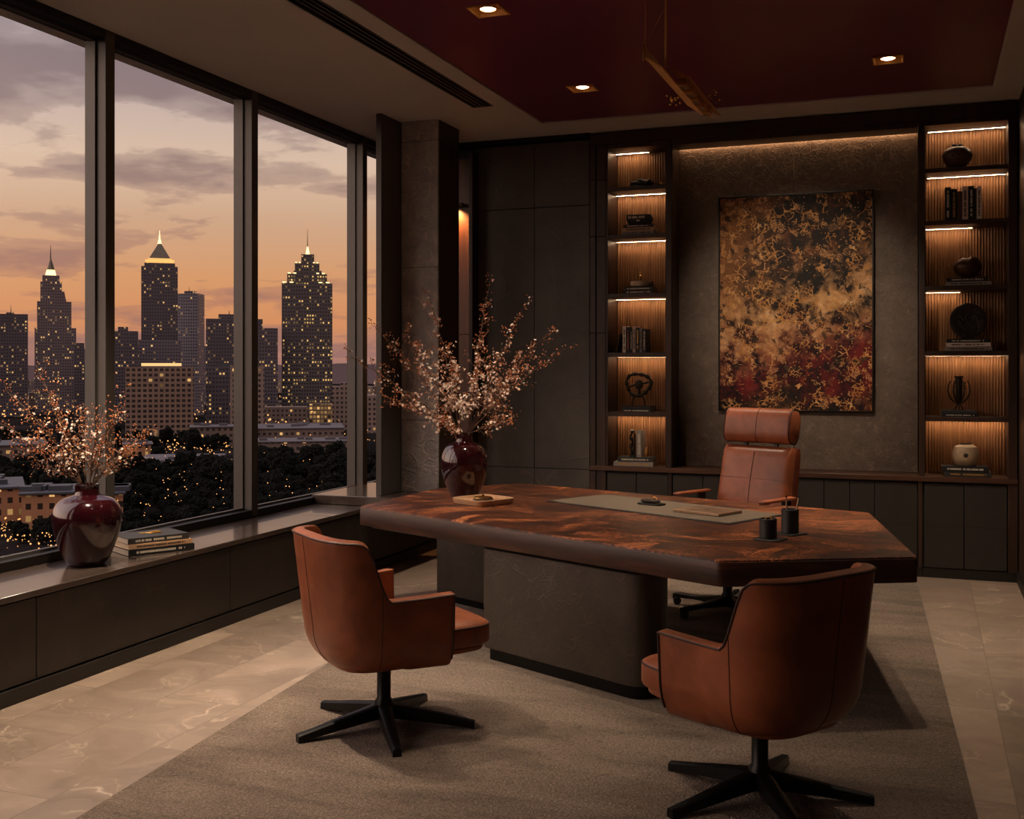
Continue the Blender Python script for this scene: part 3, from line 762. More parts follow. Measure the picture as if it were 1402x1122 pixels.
low_cabinet(-2.52, -1.958, 'low dark two-door cupboard below the bookcase left of the painting', [-2.515, -2.26, -1.99], 0.03)
low_cabinet(-1.955, -0.01, 'long low dark cupboard of narrow doors below the painting', [-1.952, -1.70, -1.45, -1.20, -0.95, -0.74, -0.545, -0.36, -0.045], 0.03)
low_cabinet(-0.007, 0.655, 'low dark cupboard with square doors below the bookcase by the right wall', [0.0, 0.285, 0.585], 0.066)

# ------------------------------------------------------------------ painting
pn = thing('painting', 'tall abstract painting in bronze, gold and crimson in thin black frame', 'painting', (-0.993, YB + 0.269, 2.14))
PW, PH = 1.235, 1.785
MB().box(-PW / 2 + 0.012, PW / 2 - 0.012, -0.045, -0.004, -PH / 2 + 0.012, PH / 2 - 0.012).build('canvas', 'abstract_paint', pn)
fr_ = MB()
for (x0, x1, z0, z1) in ((-PW / 2, -PW / 2 + 0.011, -PH / 2, PH / 2), (PW / 2 - 0.011, PW / 2, -PH / 2, PH / 2), (-PW / 2, PW / 2, -PH / 2, -PH / 2 + 0.011), (-PW / 2, PW / 2, PH / 2 - 0.011, PH / 2)):
    fr_.box(x0, x1, -0.055, -0.001, z0, z1, 0.002, 1)
fr_.build('frame', 'black_metal', pn)

# ------------------------------------------------------------------ rug
tag(MB().prism([(-2.62, 1.2), (0.33, 1.2), (-0.05, 8.80), (-3.36, 8.80)], 0.001, 0.013, 0.004, 2).build('rug', 'rug_pile'),
    'large grey-brown cut-pile rug under the desk and chairs', 'rug')

# ------------------------------------------------------------------ desk
DESK_A = R(-25.7)
dk = thing('executive_desk', 'large angular burl walnut desk on dark slab pedestals', 'desk', (0, 0, 0))
TOP = 0.75
poly = [(-3.262, 6.02), (-0.847, 4.867), (-0.028, 5.285), (-0.303, 6.809), (-2.80, 7.634), (-3.245, 7.098)]
pr = round_poly(poly, [0.012, 0.07, 0.035, 0.05, 0.05, 0.03], 5)
MB().prism(pr, TOP - 0.118, TOP, 0.005, 2).build('desktop', 'burl_walnut', dk)
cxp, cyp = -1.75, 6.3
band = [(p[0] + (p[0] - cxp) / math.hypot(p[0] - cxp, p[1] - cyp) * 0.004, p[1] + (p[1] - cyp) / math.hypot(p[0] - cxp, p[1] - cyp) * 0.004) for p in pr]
MB().prism(band, TOP - 0.117, TOP - 0.009, 0.003, 2).build('shaded_edge', 'walnut_edge_shade', dk)  # added rim: the desk edge's shade is put into its darker wood colour
inner = [(cxp + (p[0] - cxp) * 0.955, cyp + (p[1] - cyp) * 0.93) for p in pr]
MB().prism(inner, TOP - 0.135, TOP - 0.117, 0.004, 1).build('under_frame', 'plinth', dk)
ux, uy = math.cos(DESK_A), math.sin(DESK_A); nx, ny = -uy, ux
def dl(o, a, b): return (o[0] + a * ux + b * nx, o[1] + a * uy + b * ny)
P0 = (-2.275, 5.575)
ped = [dl(P0, 0, 0), dl(P0, 1.135, 0), dl(P0, 1.135, 0.26), dl(P0, 0, 0.26)]
pd = MB().prism(round_poly(ped, [0.045, 0.11, 0.11, 0.045], 8), 0.075, TOP - 0.134, 0.004, 1).build('pedestal', 'pedestal_skin', dk)
ped2 = [dl(P0, 0.04, 0.015), dl(P0, 1.12, 0.015), dl(P0, 1.12, 0.245), dl(P0, 0.04, 0.245)]
MB().prism(round_poly(ped2, [0.03, 0.10, 0.10, 0.03], 8), 0.0135, 0.076, 0.003, 1).build('plinth', 'black_metal', pd)
Q0 = (-3.135, 6.872)
ped = [dl(Q0, 0, 0), dl(Q0, 0.95, 0), dl(Q0, 0.95, 0.28), dl(Q0, 0, 0.28)]
pd = MB().prism(round_poly(ped, 0.01, 3), 0.06, TOP - 0.134, 0.004, 1).build('pedestal', 'pedestal_skin', dk)
MB().prism([dl(Q0, 0.02, 0.02), dl(Q0, 0.93, 0.02), dl(Q0, 0.93, 0.26), dl(Q0, 0.02, 0.26)], 0.0135, 0.061).build('plinth', 'black_metal', pd)

# ------------------------------------------------------------------ seating
def chair_shell():
    """tub shell facing +Y: returns a bmesh sheet (outer side) and its rim line"""
    w, b_, yc, yf = 0.318, 0.325, 0.0, 0.178
    pts = []
    for k in range(7): pts.append((w + 0.020 * (1 - k / 7), yf + (yc - yf) * k / 7))
    for k in range(41):
        t = math.pi * k / 40; cx, sy = math.cos(t), math.sin(t)
        pts.append((w * math.copysign(abs(cx) ** (2 / 3.0), cx), yc - b_ * abs(sy) ** (2 / 3.0)))
    for k in range(1, 8): pts.append((-(w + 0.020 * k / 7), yc + (yf - yc) * k / 7))
    # even resample
    L = [0]
    for p, q in zip(pts, pts[1:]): L.append(L[-1] + math.dist(p, q))
    N = 76; res = []
    for i in range(N + 1):
        d = L[-1] * i / N; j = max(k for k in range(len(L)) if L[k] <= d + 1e-9); j = min(j, len(pts) - 2)
        t = (d - L[j]) / max(1e-9, L[j + 1] - L[j]); res.append((pts[j][0] + (pts[j + 1][0] - pts[j][0]) * t, pts[j][1] + (pts[j + 1][1] - pts[j][1]) * t))
    zb, rows = 0.315, 22
    grid = []
    for i, (x, y) in enumerate(res):
        p0 = res[max(0, i - 1)]; p1 = res[min(N, i + 1)]
        tx, ty = p1[0] - p0[0], p1[1] - p0[1]; l = math.hypot(tx, ty); n = (-ty / l, tx / l)   # outward
        if n[0] * x + n[1] * (y + 0.05) < 0: n = (-n[0], -n[1])
        s_ = min(1, max(0, (-0.105 - y) / 0.12)); s_ = s_ * s_ * (3 - 2 * s_)
        H = 0.635 + 0.010 * (y / 0.2 if y > 0 else 0) + (0.895 - 0.635) * s_
        if y < -0.2: H -= 0.012 * (abs(x) / 0.3) ** 2
        col = []
        for k in range(rows + 1):
            v = k / rows; z = zb + (H - zb) * v
            e = max(0.0, 1 - (z - zb) / 0.15); ins = 0.105 * (1 - math.sqrt(max(0, 1 - e * e)))
            back = max(0.0, -n[1])
            leanf = (0.045 + 0.075 * back) * (z - 0.45)
            if y > 0.0: ins *= 0.75
            o_ = leanf - ins
            col.append(V(x + n[0] * o_, y + n[1] * o_, z))
        grid.append(col)
    return grid
GRID = chair_shell()

def visitor_chair(label, x, y, facing, leg_phase):
    t = thing('visitor_chair', label, 'chair', (x, y, 0), R(facing - 90))
    mb = MB(); b = mb.b
    vg = [[b.verts.new(p) for p in col] for col in GRID]
    for i in range(len(vg) - 1):
        for k in range(len(vg[0]) - 1): b.faces.new((vg[i][k + 1], vg[i + 1][k + 1], vg[i + 1][k], vg[i][k]))
    sh = mb.build('shell', 'cognac_leather', t, 180, recalc=False)
    so = sh.modifiers.new('thickness', 'SOLIDIFY'); so.thickness = 0.052; so.offset = -1; so.use_even_offset = True
    bv = sh.modifiers.new('soft', 'BEVEL'); bv.width = 0.016; bv.segments = 3; bv.limit_method = 'ANGLE'; bv.angle_limit = R(55)
    # welts and seams lie on the shell
    n = len(GRID); top = len(GRID[0]) - 1
    def nrm(i, k):
        a = GRID[min(n - 1, i + 1)][k] - GRID[max(0, i - 1)][k]; c_ = GRID[i][min(top, k + 1)] - GRID[i][max(0, k - 1)]
        q = a.cross(c_).normalized()
        p = GRID[i][k]
        return q if q.x * p.x + q.y * (p.y + 0.02) > 0 else -q
    def on(i, k, o_=0.0015): return GRID[i][k] + nrm(i, k) * o_
    rim = [GRID[0][k] + nrm(0, k) * 0.001 + V(0, -0.004, 0) for k in range(3, top)] + [GRID[i][top] + nrm(i, top - 1) * 0.0005 - V(0, 0, 0.006) for i in range(0, n)] + [GRID[n - 1][k] + nrm(n - 1, k) * 0.001 + V(0, -0.004, 0) for k in range(top - 1, 2, -1)]
    MB().tube(rim, 0.0042, 6).build('welt', 'seam', sh)
    sm = MB()
    for i in (n // 2, 17, n - 18):
        sm.tube([on(i, k, 0.0004) for k in range(0, top + 1)], 0.0016, 6)
    sm.build('stitched_seam', 'seam', sh)
    # floor of the shell, cushion
    MB().prism([(p[0], p[1] - 0.02) for p in superpoly(0.225, 0.235, 3.6, 48)], 0.316, 0.385, 0.02, 3).build('seat_pan', 'cognac_leather', t)
    st = MB()
    st.prism([(p[0], p[1] + 0.08) for p in superpoly(0.243, 0.338, 5, 60)], 0.352, 0.374, 0.006, 2)
    st.build('seat_rail', 'cognac_leather', t)
    cu = MB(); b = cu.b
    outl = [(p[0], p[1] + 0.085) for p in superpoly(0.252, 0.36, 5.5, 64)]
    prev = None
    for sc, z in ((0.9, 0.374), (0.985, 0.378), (1.0, 0.39), (1.0, 0.452), (0.99, 0.464), (0.95, 0.474), (0.8, 0.486), (0.5, 0.494), (0.2, 0.497)):
        ring = [b.verts.new((p[0] * sc, 0.085 + (p[1] - 0.085) * sc, z)) for p in outl]
        if prev is None: b.faces.new(ring[::-1])
        else:
            for i in range(64): b.faces.new((prev[i], prev[(i + 1) % 64], ring[(i + 1) % 64], ring[i]))
        prev = ring
    b.faces.new(prev)
    cs = cu.build('seat_cushion', 'cognac_leather', t, 60)
    MB().tube([(p[0] * 0.996, 0.085 + (p[1] - 0.085) * 0.996, 0.461) for p in outl], 0.004, 6, closed=True).build('piping', 'seam', cs)
    # pedestal and five-star foot
    MB().lathe([(0, 0.05), (0.04, 0.05), (0.042, 0.125), (0.031, 0.14), (0.031, 0.29), (0.06, 0.302), (0.075, 0.315), (0, 0.315)], 28).build('column', 'black_metal', t)
    for k in range(5): star_leg(t, R(leg_phase - (facing - 90) + 72 * k), 0.405, 'leg', 0.013)
    return t
def star_leg(t, a, ln, nm, zf, cast=False):
    mb = MB(); b = mb.b; rings = []
    zl = 0.052 if cast else zf
    for d_, w, z0, z1 in ((0.02, 0.034, 0.058, 0.118), (0.06, 0.033, 0.056, 0.112), (ln * 0.6, 0.026, 0.036 + (0.03 if cast else 0), 0.078 + (0.012 if cast else 0)), (ln - 0.035, 0.021, zl + 0.008, zl + 0.040), (ln, 0.019, zl, zl + 0.034)):
        rings.append([b.verts.new((d_, sx * w * q, z)) for sx, z, q in ((-1, z0, 1), (1, z0, 1), (1, z1 - 0.006, 0.9), (0.55, z1, 0.9), (-0.55, z1, 0.9), (-1, z1 - 0.006, 0.9))])
    for A, B in zip(rings, rings[1:]):
        for i in range(6): b.faces.new((A[i], A[(i + 1) % 6], B[(i + 1) % 6], B[i]))
    b.faces.new(rings[0][::-1]); b.faces.new(rings[-1])
    bmesh.ops.rotate(b, verts=b.verts, cent=(0, 0, 0), matrix=Matrix.Rotation(a, 3, 'Z'))
    o_ = mb.build(nm, 'black_metal', t, 35)
    if cast:
        cw = MB()
        cx, cy = ln * 0.94 * math.cos(a), ln * 0.94 * math.sin(a)
        for s_ in (-0.014, 0.014):
            mt = Matrix.Translation((cx, cy, 0.0405)) @ Matrix.Rotation(a + 0.6, 4, 'Z') @ Matrix.Translation((0, s_, 0)) @ Matrix.Rotation(R(90), 4, 'X')
            cw.lathe([(0, -0.009), (0.022, -0.009), (0.026, -0.005), (0.026, 0.005), (0.022, 0.009), (0, 0.009)], 18, mtx=mt)
        cw.lathe([(0, 0.04), (0.008, 0.04), (0.008, 0.066), (0, 0.066)], 10, (cx, cy, 0))
        cw.build('caster', 'tyre_rubber', o_)
    return o_

visitor_chair('cognac leather tub chair on black star base left of the desk, nearer the window', -2.245, 4.36, 51, 17)
visitor_chair('cognac leather tub chair on black star base in the right foreground, its back to us', -0.568, 4.12, 146, 12)

# executive chair behind the desk
EC = thing('executive_chair', 'high-back tan leather swivel chair with headrest behind the desk', 'chair', (-1.20, 7.20, 0), R(244 - 90))
# local +Y is where it faces
LEAN = R(11)
def backm(y0, z0): return Matrix.Translation((0, y0, z0)) @ Matrix.Rotation(LEAN, 4, 'X')
bk = MB(); b = bk.b
def slab(mb, w0, w1, h, th, e=5.0, bow=0.02, nseg=14):
    """padded slab standing on z=0, front face towards +Y"""
    b = mb.b; rows = []
    for j in range(nseg + 1):
        v = j / nseg; z = h * v
        k = 1.0
        edge = min(v, 1 - v) * h
        if edge < 0.03: k = 1 - (1 - edge / 0.03) ** 2 * 0.45
        w = (w0 + (w1 - w0) * v) / 2
        cross = superpoly(w * (0.97 + 0.03 * k), th / 2 * k, e, 48)
        rows.append([b.verts.new((x, y + (bow * (1 - (x / w) ** 2) * math.sin(math.pi * v) if y > 0 else 0), z)) for x, y in cross])
    for A, B in zip(rows, rows[1:]):
        for i in range(48): b.faces.new((A[i], A[(i + 1) % 48], B[(i + 1) % 48], B[i]))
    b.faces.new(rows[0][::-1]); b.faces.new(rows[-1])
def xform(o_, m_):
    o_.data.transform(m_); o_.data.update(); return o_
BY, BZ = -0.26, 0.50
s1 = MB(); slab(s1, 0.565, 0.535, 0.585, 0.105, 6, 0.022)
bo = xform(s1.build('backrest', 'cognac_leather', EC, 60), backm(BY, BZ))
s2 = MB(); slab(s2, 0.59, 0.555, 0.575, 0.07, 8, 0.0)
xform(s2.build('back_shell', 'cognac_dark', bo, 60), backm(BY - 0.045, BZ + 0.005))
sm = MB(); sm.tube([(0, 0.053 + 0.022 * math.sin(math.pi * v), 0.585 * v) for v in [i / 14 for i in range(1, 14)]], 0.0022, 6)
sm.tube([(x, 0.0535 + 0.018 * (1 - (x / 0.27) ** 2), 0.36) for x in [-0.25 + 0.5 * i / 20 for i in range(21)]], 0.0012, 5)
xform(sm.build('stitched_seam', 'seam', bo), backm(BY, BZ))
hd = MB(); b = hd.b; rows = []
for j in range(33):
    u = -1 + 2 * j / 32; x = 0.268 * u
    k = 1.0 if abs(u) < 0.93 else 1 - ((abs(u) - 0.93) / 0.07) ** 2 * 0.22
    rows.append([b.verts.new((x, 0.012 + py * k, 0.725 + pz * k)) for py, pz in superpoly(0.066, 0.118, 2.9, 32)])
for A, B in zip(rows, rows[1:]):
    for i in range(32): b.faces.new((A[i], A[(i + 1) % 32], B[(i + 1) % 32], B[i]))
b.faces.new(rows[0][::-1]); b.faces.new(rows[-1])
ho = xform(hd.build('headrest', 'cognac_leather', EC, 50), backm(BY, BZ))
hs = MB()
for x in (-0.255, 0.255): hs.tube([(x * 1.002, 0.012 + p[0] * 0.985, 0.725 + p[1] * 0.985) for p in superpoly(0.066, 0.118, 2.9, 32)], 0.004, 6, closed=True)
xform(hs.build('piping', 'seam', ho), backm(BY, BZ))
hc = MB(); hc.tube([(0, 0.012 + math.cos(q) ** 0.69 * 0.0665 if math.cos(q) > 0 else 0.012, 0.725 + math.copysign(abs(math.sin(q)) ** 0.69, math.sin(q)) * 0.1185) for q in [R(-80 + 8 * i) for i in range(21)]], 0.0018, 6)
xform(hc.build('stitched_seam', 'seam', ho), backm(BY, BZ))
hb = MB()
for x in (-0.12, 0.12): hb.box(x - 0.016, x + 0.016, -0.02, 0.0, 0.50, 0.70, 0.003, 1)
xform(hb.build('headrest_bracket', 'black_metal', EC), backm(BY, BZ))
MB().superell((0, 0.05, 0.475), (0.285, 0.29, 0.062), 0.45, 0.35).build('seat', 'cognac_leather', EC, 60)
for s_ in (-1, 1):
    ar = MB().box(s_ * 0.335 - 0.027, s_ * 0.335 + 0.027, -0.245, 0.115, 0.7525, 0.772, 0.008, 3).build('armrest', 'cognac_leather', EC, 60)
    up = MB(); up.box(s_ * 0.335 - 0.016, s_ * 0.335 + 0.016, -0.20, -0.13, 0.43, 0.754, 0.004, 1); up.box(min(s_ * 0.24, s_ * 0.351), max(s_ * 0.24, s_ * 0.351), -0.20, -0.13, 0.415, 0.44, 0.004, 1)
    up.build('arm_support', 'black_metal', ar)
MB().box(-0.11, 0.11, -0.14, 0.14, 0.375, 0.418, 0.01, 2).build('mechanism', 'black_metal', EC)
MB().lathe([(0, 0.055), (0.036, 0.055), (0.04, 0.125), (0.03, 0.14), (0.03, 0.25), (0.024, 0.255), (0.024, 0.38), (0, 0.38)], 24).build('gas_column', 'black_metal', EC)
for k in range(5): star_leg(EC, R(162 - 154 + 72 * k), 0.40, 'leg', 0.0, True)

# ------------------------------------------------------------------ desk things
pad = thing('desk_pad', 'grey-brown leather desk pad lying on the desk', 'desk pad', (-1.50, 6.555, TOP), R(-26.2))
MB().box(-0.70, 0.70, -0.275, 0.275, 0.0005, 0.006, 0.002, 1).build('backing', 'pad_edge', pad)
MB().box(-0.692, 0.692, -0.267, 0.267, 0.0058, 0.0095, 0.0015, 1).build('leather_top', 'pad_leather', pad)
PZ = TOP + 0.0096
lp = thing('laptop', 'closed bronze laptop lying on the desk pad', 'laptop', (-1.185, 6.40, PZ), R(-24))
MB().prism(round_poly([(-0.165, -0.12), (0.165, -0.12), (0.165, 0.12), (-0.165, 0.12)], 0.012, 4), 0.002, 0.0095, 0.002, 1).build('base', 'laptop_metal', lp)
ld = MB().prism(round_poly([(-0.165, -0.12), (0.165, -0.12), (0.165, 0.12), (-0.165, 0.12)], 0.012, 4), 0.0105, 0.0165, 0.002, 2).build('lid', 'laptop_metal', lp)
MB().prism([(0.017 * math.cos(2 * math.pi * i / 20), 0.013 * math.sin(2 * math.pi * i / 20)) for i in range(20)], 0.0162, 0.0168).build('emblem', 'dark_mark', ld)
MB().box(-0.155, 0.155, -0.11, 0.11, 0.0003, 0.0025).build('underside', 'dark_mark', lp)
# small dish with a metal knot on the pad
kt = thing('pen_rest', 'small dark pen rest tray lying on the desk pad', 'tray', (-1.575, 6.645, PZ), R(-20))
MB().prism(superpoly(0.085, 0.045, 6, 36), 0.0005, 0.010, 0.003, 2).build('tray', 'black_metal', kt)
ro = thing('fountain_pen_case', 'rounded dark case with brass clasp on the pen rest tray', 'pen case', (-1.582, 6.648, PZ + 0.0105), R(-20))
MB().superell((0, 0, 0.0125), (0.066, 0.024, 0.012), 0.8, 0.5, 32, 14).build('body', 'bronze_dark', ro)
MB().tube([(0.03 + 0.014 * math.cos(a), 0, 0.026 + 0.012 * math.sin(a)) for a in [2 * math.pi * i / 14 for i in range(14)]], 0.003, 6, closed=True).build('clasp', 'brass', ro)
# pen cups on coasters
def coaster(x, y, rz, label):
    return tag_c(MB().prism(round_poly([(-0.068, -0.068), (0.068, -0.068), (0.068, 0.068), (-0.068, 0.068)], 0.02, 4), 0.0006, 0.0075, 0.002, 1).build('coaster', 'pad_edge'), label, x, y, rz)
def tag_c(o_, label, x, y, rz):
    o_.location = (x, y, TOP); o_.rotation_euler = (0, 0, rz); return tag(o_, label, 'coaster')
def cup(x, y, r, h, label, nm='pen_cup'):
    t = thing(nm, label, 'cup', (x, y, TOP + 0.0078))
    MB().lathe([(0, 0.0), (r - 0.002, 0.0), (r, 0.002), (r, h - 0.002), (r - 0.002, h), (r - 0.005, h - 0.002), (r - 0.005, 0.012), (0, 0.012)], 36).build('cup_body', 'black_leather', t)
    MB().lathe([(r + 0.0004, h - 0.008), (r + 0.0012, h - 0.006), (r + 0.0004, h - 0.004)], 36).build('rim_stitch', 'pad_edge', t)
    return t
coaster(-0.715, 5.555, R(-20), 'square black coaster under the shorter pen cup on the desk')
coaster(-0.645, 5.775, R(-35), 'square black coaster under the taller pen cup on the desk')
cup(-0.725, 5.552, 0.043, 0.098, 'short black leather cup nearer the desk front edge')
cup(-0.643, 5.775, 0.044, 0.122, 'taller black leather pen cup holding two metal pens')
c1 = MB().tube([(-0.02, 0.0, 0.0), (-0.012, 0.004, 0.03), (0.012, 0.006, 0.036), (0.026, 0, 0.002)], 0.0035, 8)
o_ = c1.build('paper_clip_coil', 'old_brass'); o_.location = (-0.725, 5.552, TOP + 0.0078 + 0.07); tag(o_, 'brass clip sticking out of the short black cup', 'clip')
for dx, dy, tx, ty, lab in ((-0.014, 0.0, -0.026, 0.0, 'left of the two metal pens in the taller black cup'), (0.012, 0.004, 0.055, 0.01, 'right, slanting metal pen in the taller black cup')):
    z0 = TOP + 0.0078 + 0.0125
    t = thing('pen', lab, 'pen', (-0.643, 5.775, z0))
    a, b2 = V(dx, dy, 0.002), V(tx * 0.75, ty, 0.165)
    MB().tube([a, a.lerp(b2, 0.5), b2], 0.0042, 8).build('barrel', 'laptop_metal', t)
    MB().tube([b2, b2 + (b2 - a).normalized() * 0.012], [0.003, 0.004], 8).build('cap_end', 'black_metal', t)
# square tray with a brass piece
ty_ = thing('valet_tray', 'square tan tray with rounded corners on the desk by the vase', 'tray', (-2.605, 6.42, TOP), R(-29))
tb = MB(); b = tb.b; prev = None
outl = superpoly(0.152, 0.152, 6.5, 56)
for sc, z in ((0.90, 0.0008), (0.94, 0.002), (0.985, 0.018), (1.0, 0.034), (0.985, 0.0365), (0.955, 0.034), (0.93, 0.022), (0.88, 0.019)):
    ring = [b.verts.new((p[0] * sc, p[1] * sc, z)) for p in outl]
    if prev is None: b.faces.new(ring[::-1])
    else:
        for i in range(56): b.faces.new((prev[i], prev[(i + 1) % 56], ring[(i + 1) % 56], ring[i]))
    prev = ring
b.faces.new(prev)
tb.build('tray_body', 'book_tan', ty_, 50)
bx = thing('brass_trinket', 'low brass ring trinket with small knob in the tan tray', 'trinket', (-2.605, 6.42, TOP + 0.0192), R(10))
MB().lathe([(0, 0.0005), (0.06, 0.0005), (0.066, 0.006), (0.062, 0.013), (0.045, 0.015), (0.03, 0.011), (0, 0.011)], 32).build('ring_body', 'bronze_brown', bx)
MB().lathe([(0.052, 0.014), (0.058, 0.016), (0.056, 0.02), (0.05, 0.018)], 32).build('gold_rim', 'gold', bx)
MB().lathe([(0, 0.010), (0.008, 0.012), (0.006, 0.024), (0.010, 0.032), (0, 0.038)], 16).build('knob', 'gold', bx)

# ------------------------------------------------------------------ vases and blossom branches
def vase(label, x, y, z, prof):
    t = thing('vase', label, 'vase', (x, y, z))
    MB().lathe(prof, 56).build('vase_body', 'oxblood_glaze', t, 50)
    return t
def smooth_prof(keys, n=10):
    out = []
    for i in range(len(keys) - 1):
        p0 = keys[max(0, i - 1)]; p1 = keys[i]; p2 = keys[i + 1]; p3 = keys[min(len(keys) - 1, i + 2)]
        for k in range(n):
            t = k / n
            out.append(tuple(0.5 * ((2 * b_) + (c_ - a_) * t + (2 * a_ - 5 * b_ + 4 * c_ - d_) * t * t + (-a_ + 3 * b_ - 3 * c_ + d_) * t ** 3) for a_, b_, c_, d_ in zip(p0, p1, p2, p3)))
    out.append(keys[-1]); return out
pv = [(0, 0.0)] + smooth_prof([(0.085, 0.0), (0.102, 0.03), (0.137, 0.12), (0.154, 0.20), (0.150, 0.275), (0.120, 0.335), (0.070, 0.362)], 7) + [(0.056, 0.368), (0.053, 0.385), (0.054, 0.415), (0.056, 0.421), (0.051, 0.423), (0.047, 0.415), (0.047, 0.36), (0.09, 0.32), (0.0, 0.2)]
VR = (-2.845, 6.68, TOP)
vase('glossy burgundy vase on the desk', *VR, pv)
pv = [(0, 0.0)] + smooth_prof([(0.092, 0.0), (0.118, 0.035), (0.158, 0.14), (0.180, 0.235), (0.175, 0.305), (0.14, 0.355), (0.085, 0.378)], 7) + [(0.066, 0.384), (0.062, 0.40), (0.062, 0.432), (0.066, 0.44), (0.060, 0.442), (0.055, 0.434), (0.055, 0.37), (0.10, 0.33), (0.0, 0.2)]
VL = (-4.285, 4.80, SILL)
vase('glossy burgundy vase on the window bench', *VL, pv)

RIGHTV = V(math.cos(TH), math.sin(TH), 0); DEEPV = V(-math.sin(TH), math.cos(TH), 0)
rnd = random.Random(7)
def petal_flower(b, c, ax, r):
    ax = ax.normalized(); u = ax.orthogonal().normalized(); w = ax.cross(u)
    a0 = rnd.random() * 6.28
    for k in range(5):
        a = a0 + k * 2 * math.pi / 5; d = u * math.cos(a) + w * math.sin(a); e = u * -math.sin(a) + w * math.cos(a)
        p0 = c; p1 = c + d * r * 0.6 + e * r * 0.42 + ax * r * 0.22; p2 = c + d * r * 1.05 + ax * r * 0.42; p3 = c + d * r * 0.6 - e * r * 0.42 + ax * r * 0.22
        b.faces.new([b.verts.new(p) for p in (p0, p1, p2, p3)])
def bud(b, c, ax, r):
    ax = ax.normalized(); u = ax.orthogonal().normalized(); w = ax.cross(u)
    ring = [b.verts.new(c + (u * math.cos(k * 1.5708) + w * math.sin(k * 1.5708)) * r * 0.8) for k in range(4)]
    lo = b.verts.new(c - ax * r); hi = b.verts.new(c + ax * r * 1.3)
    for k in range(4):
        b.faces.new((lo, ring[(k + 1) % 4], ring[k])); b.faces.new((hi, ring[k], ring[(k + 1) % 4]))
def rv(): return V(rnd.uniform(-1, 1), rnd.uniform(-1, 1), rnd.uniform(-1, 1))
def branch(label, group, base, r_, h, deep, rr, fl, dens=1.0, size=1.0, floor=0.24):
    """base: vase; tip offset r_ sideways, h up from the rim, deep away"""
    neck = V(base[0], base[1], base[2] + rr)
    t = thing('blossom_branch', label, 'branch', base, 0, group)
    ang = rnd.random() * 6.28
    s0 = V(0.022 * math.cos(ang), 0.022 * math.sin(ang), rr - 0.13)
    k0 = V(0, 0, rr) + RIGHTV * max(-0.03, min(0.03, r_ * 0.16)) + DEEPV * max(-0.026, min(0.026, deep * 0.2))
    tip = V(0, 0, rr + h) + RIGHTV * r_ + DEEPV * deep
    mid = k0.lerp(tip, 0.45) + V(0, 0, 0.10 * h + 0.03 * abs(r_)) + rv() * 0.02
    pts = []
    for i in range(19):
        q = i / 18; p = k0 * (1 - q) ** 2 + mid * 2 * q * (1 - q) + tip * q * q
        p += rv() * 0.006 * min(1, q * 3); pts.append(p)
    stem = MB(); stem.tube([s0] + pts, [0.0045] + [0.0044 - 0.0031 * i / 18 for i in range(19)], 5)
    ends = []
    for i in range(3, 19):
        for _ in range(2 if i < 15 else 1):
            if rnd.random() < 0.85:
                d0 = (pts[min(18, i + 1)] - pts[i - 1]).normalized(); q = i / 18
                sd = (d0 + rv() * 0.95).normalized(); L = rnd.uniform(0.05, 0.15) * (1 - 0.45 * q)
                e = [pts[i], pts[i] + sd * L * 0.5 + rv() * 0.006, pts[i] + sd * L + V(0, 0, 0.01)]
                stem.tube(e, [0.0016, 0.0012, 0.0007], 4); ends.append((e, q))
    stem.build('stem', 'twig', t)
    A = MB(); B = MB()
    def spray(p, q, n):
        for _ in range(n):
            c_ = p + rv() * 0.022; o2 = (c_ - p) + V(0, 0, 0.01)
            if rnd.random() < fl * (1.15 - q): petal_flower(A.b, c_, o2 + rv() * 0.02, rnd.uniform(0.008, 0.0125) * size)
            else: bud(B.b, c_, o2 + rv() * 0.01, rnd.uniform(0.0042, 0.0066) * size)
    for e, q in ends:
        for p, n in ((e[1], 5), (e[2], 8)):
            spray(p, q, max(1, int(n * dens * rnd.uniform(0.5, 1.4))))
    for i in range(4, 19): spray(pts[i], i / 18, max(1, int(3.2 * dens)))
    o_ = A.build('blossoms', 'petal', t, 180, recalc=False); me = o_.data; nf = len(me.polygons)
    me.materials.append(M['bud']); tb_ = bmesh.new(); tb_.from_mesh(me); tm = bpy.data.meshes.new('tmp'); B.b.to_mesh(tm); B.b.free(); tb_.from_mesh(tm); bpy.data.meshes.remove(tm)
    tb_.faces.ensure_lookup_table()
    for f_ in tb_.faces:
        f_.smooth = True
        if f_.index >= nf: f_.material_index = 1
    tb_.faces.index_update()
    for f_ in tb_.faces:
        f_.material_index = 1 if f_.index >= nf else 0
    tb_.to_mesh(me); tb_.free()
    return t
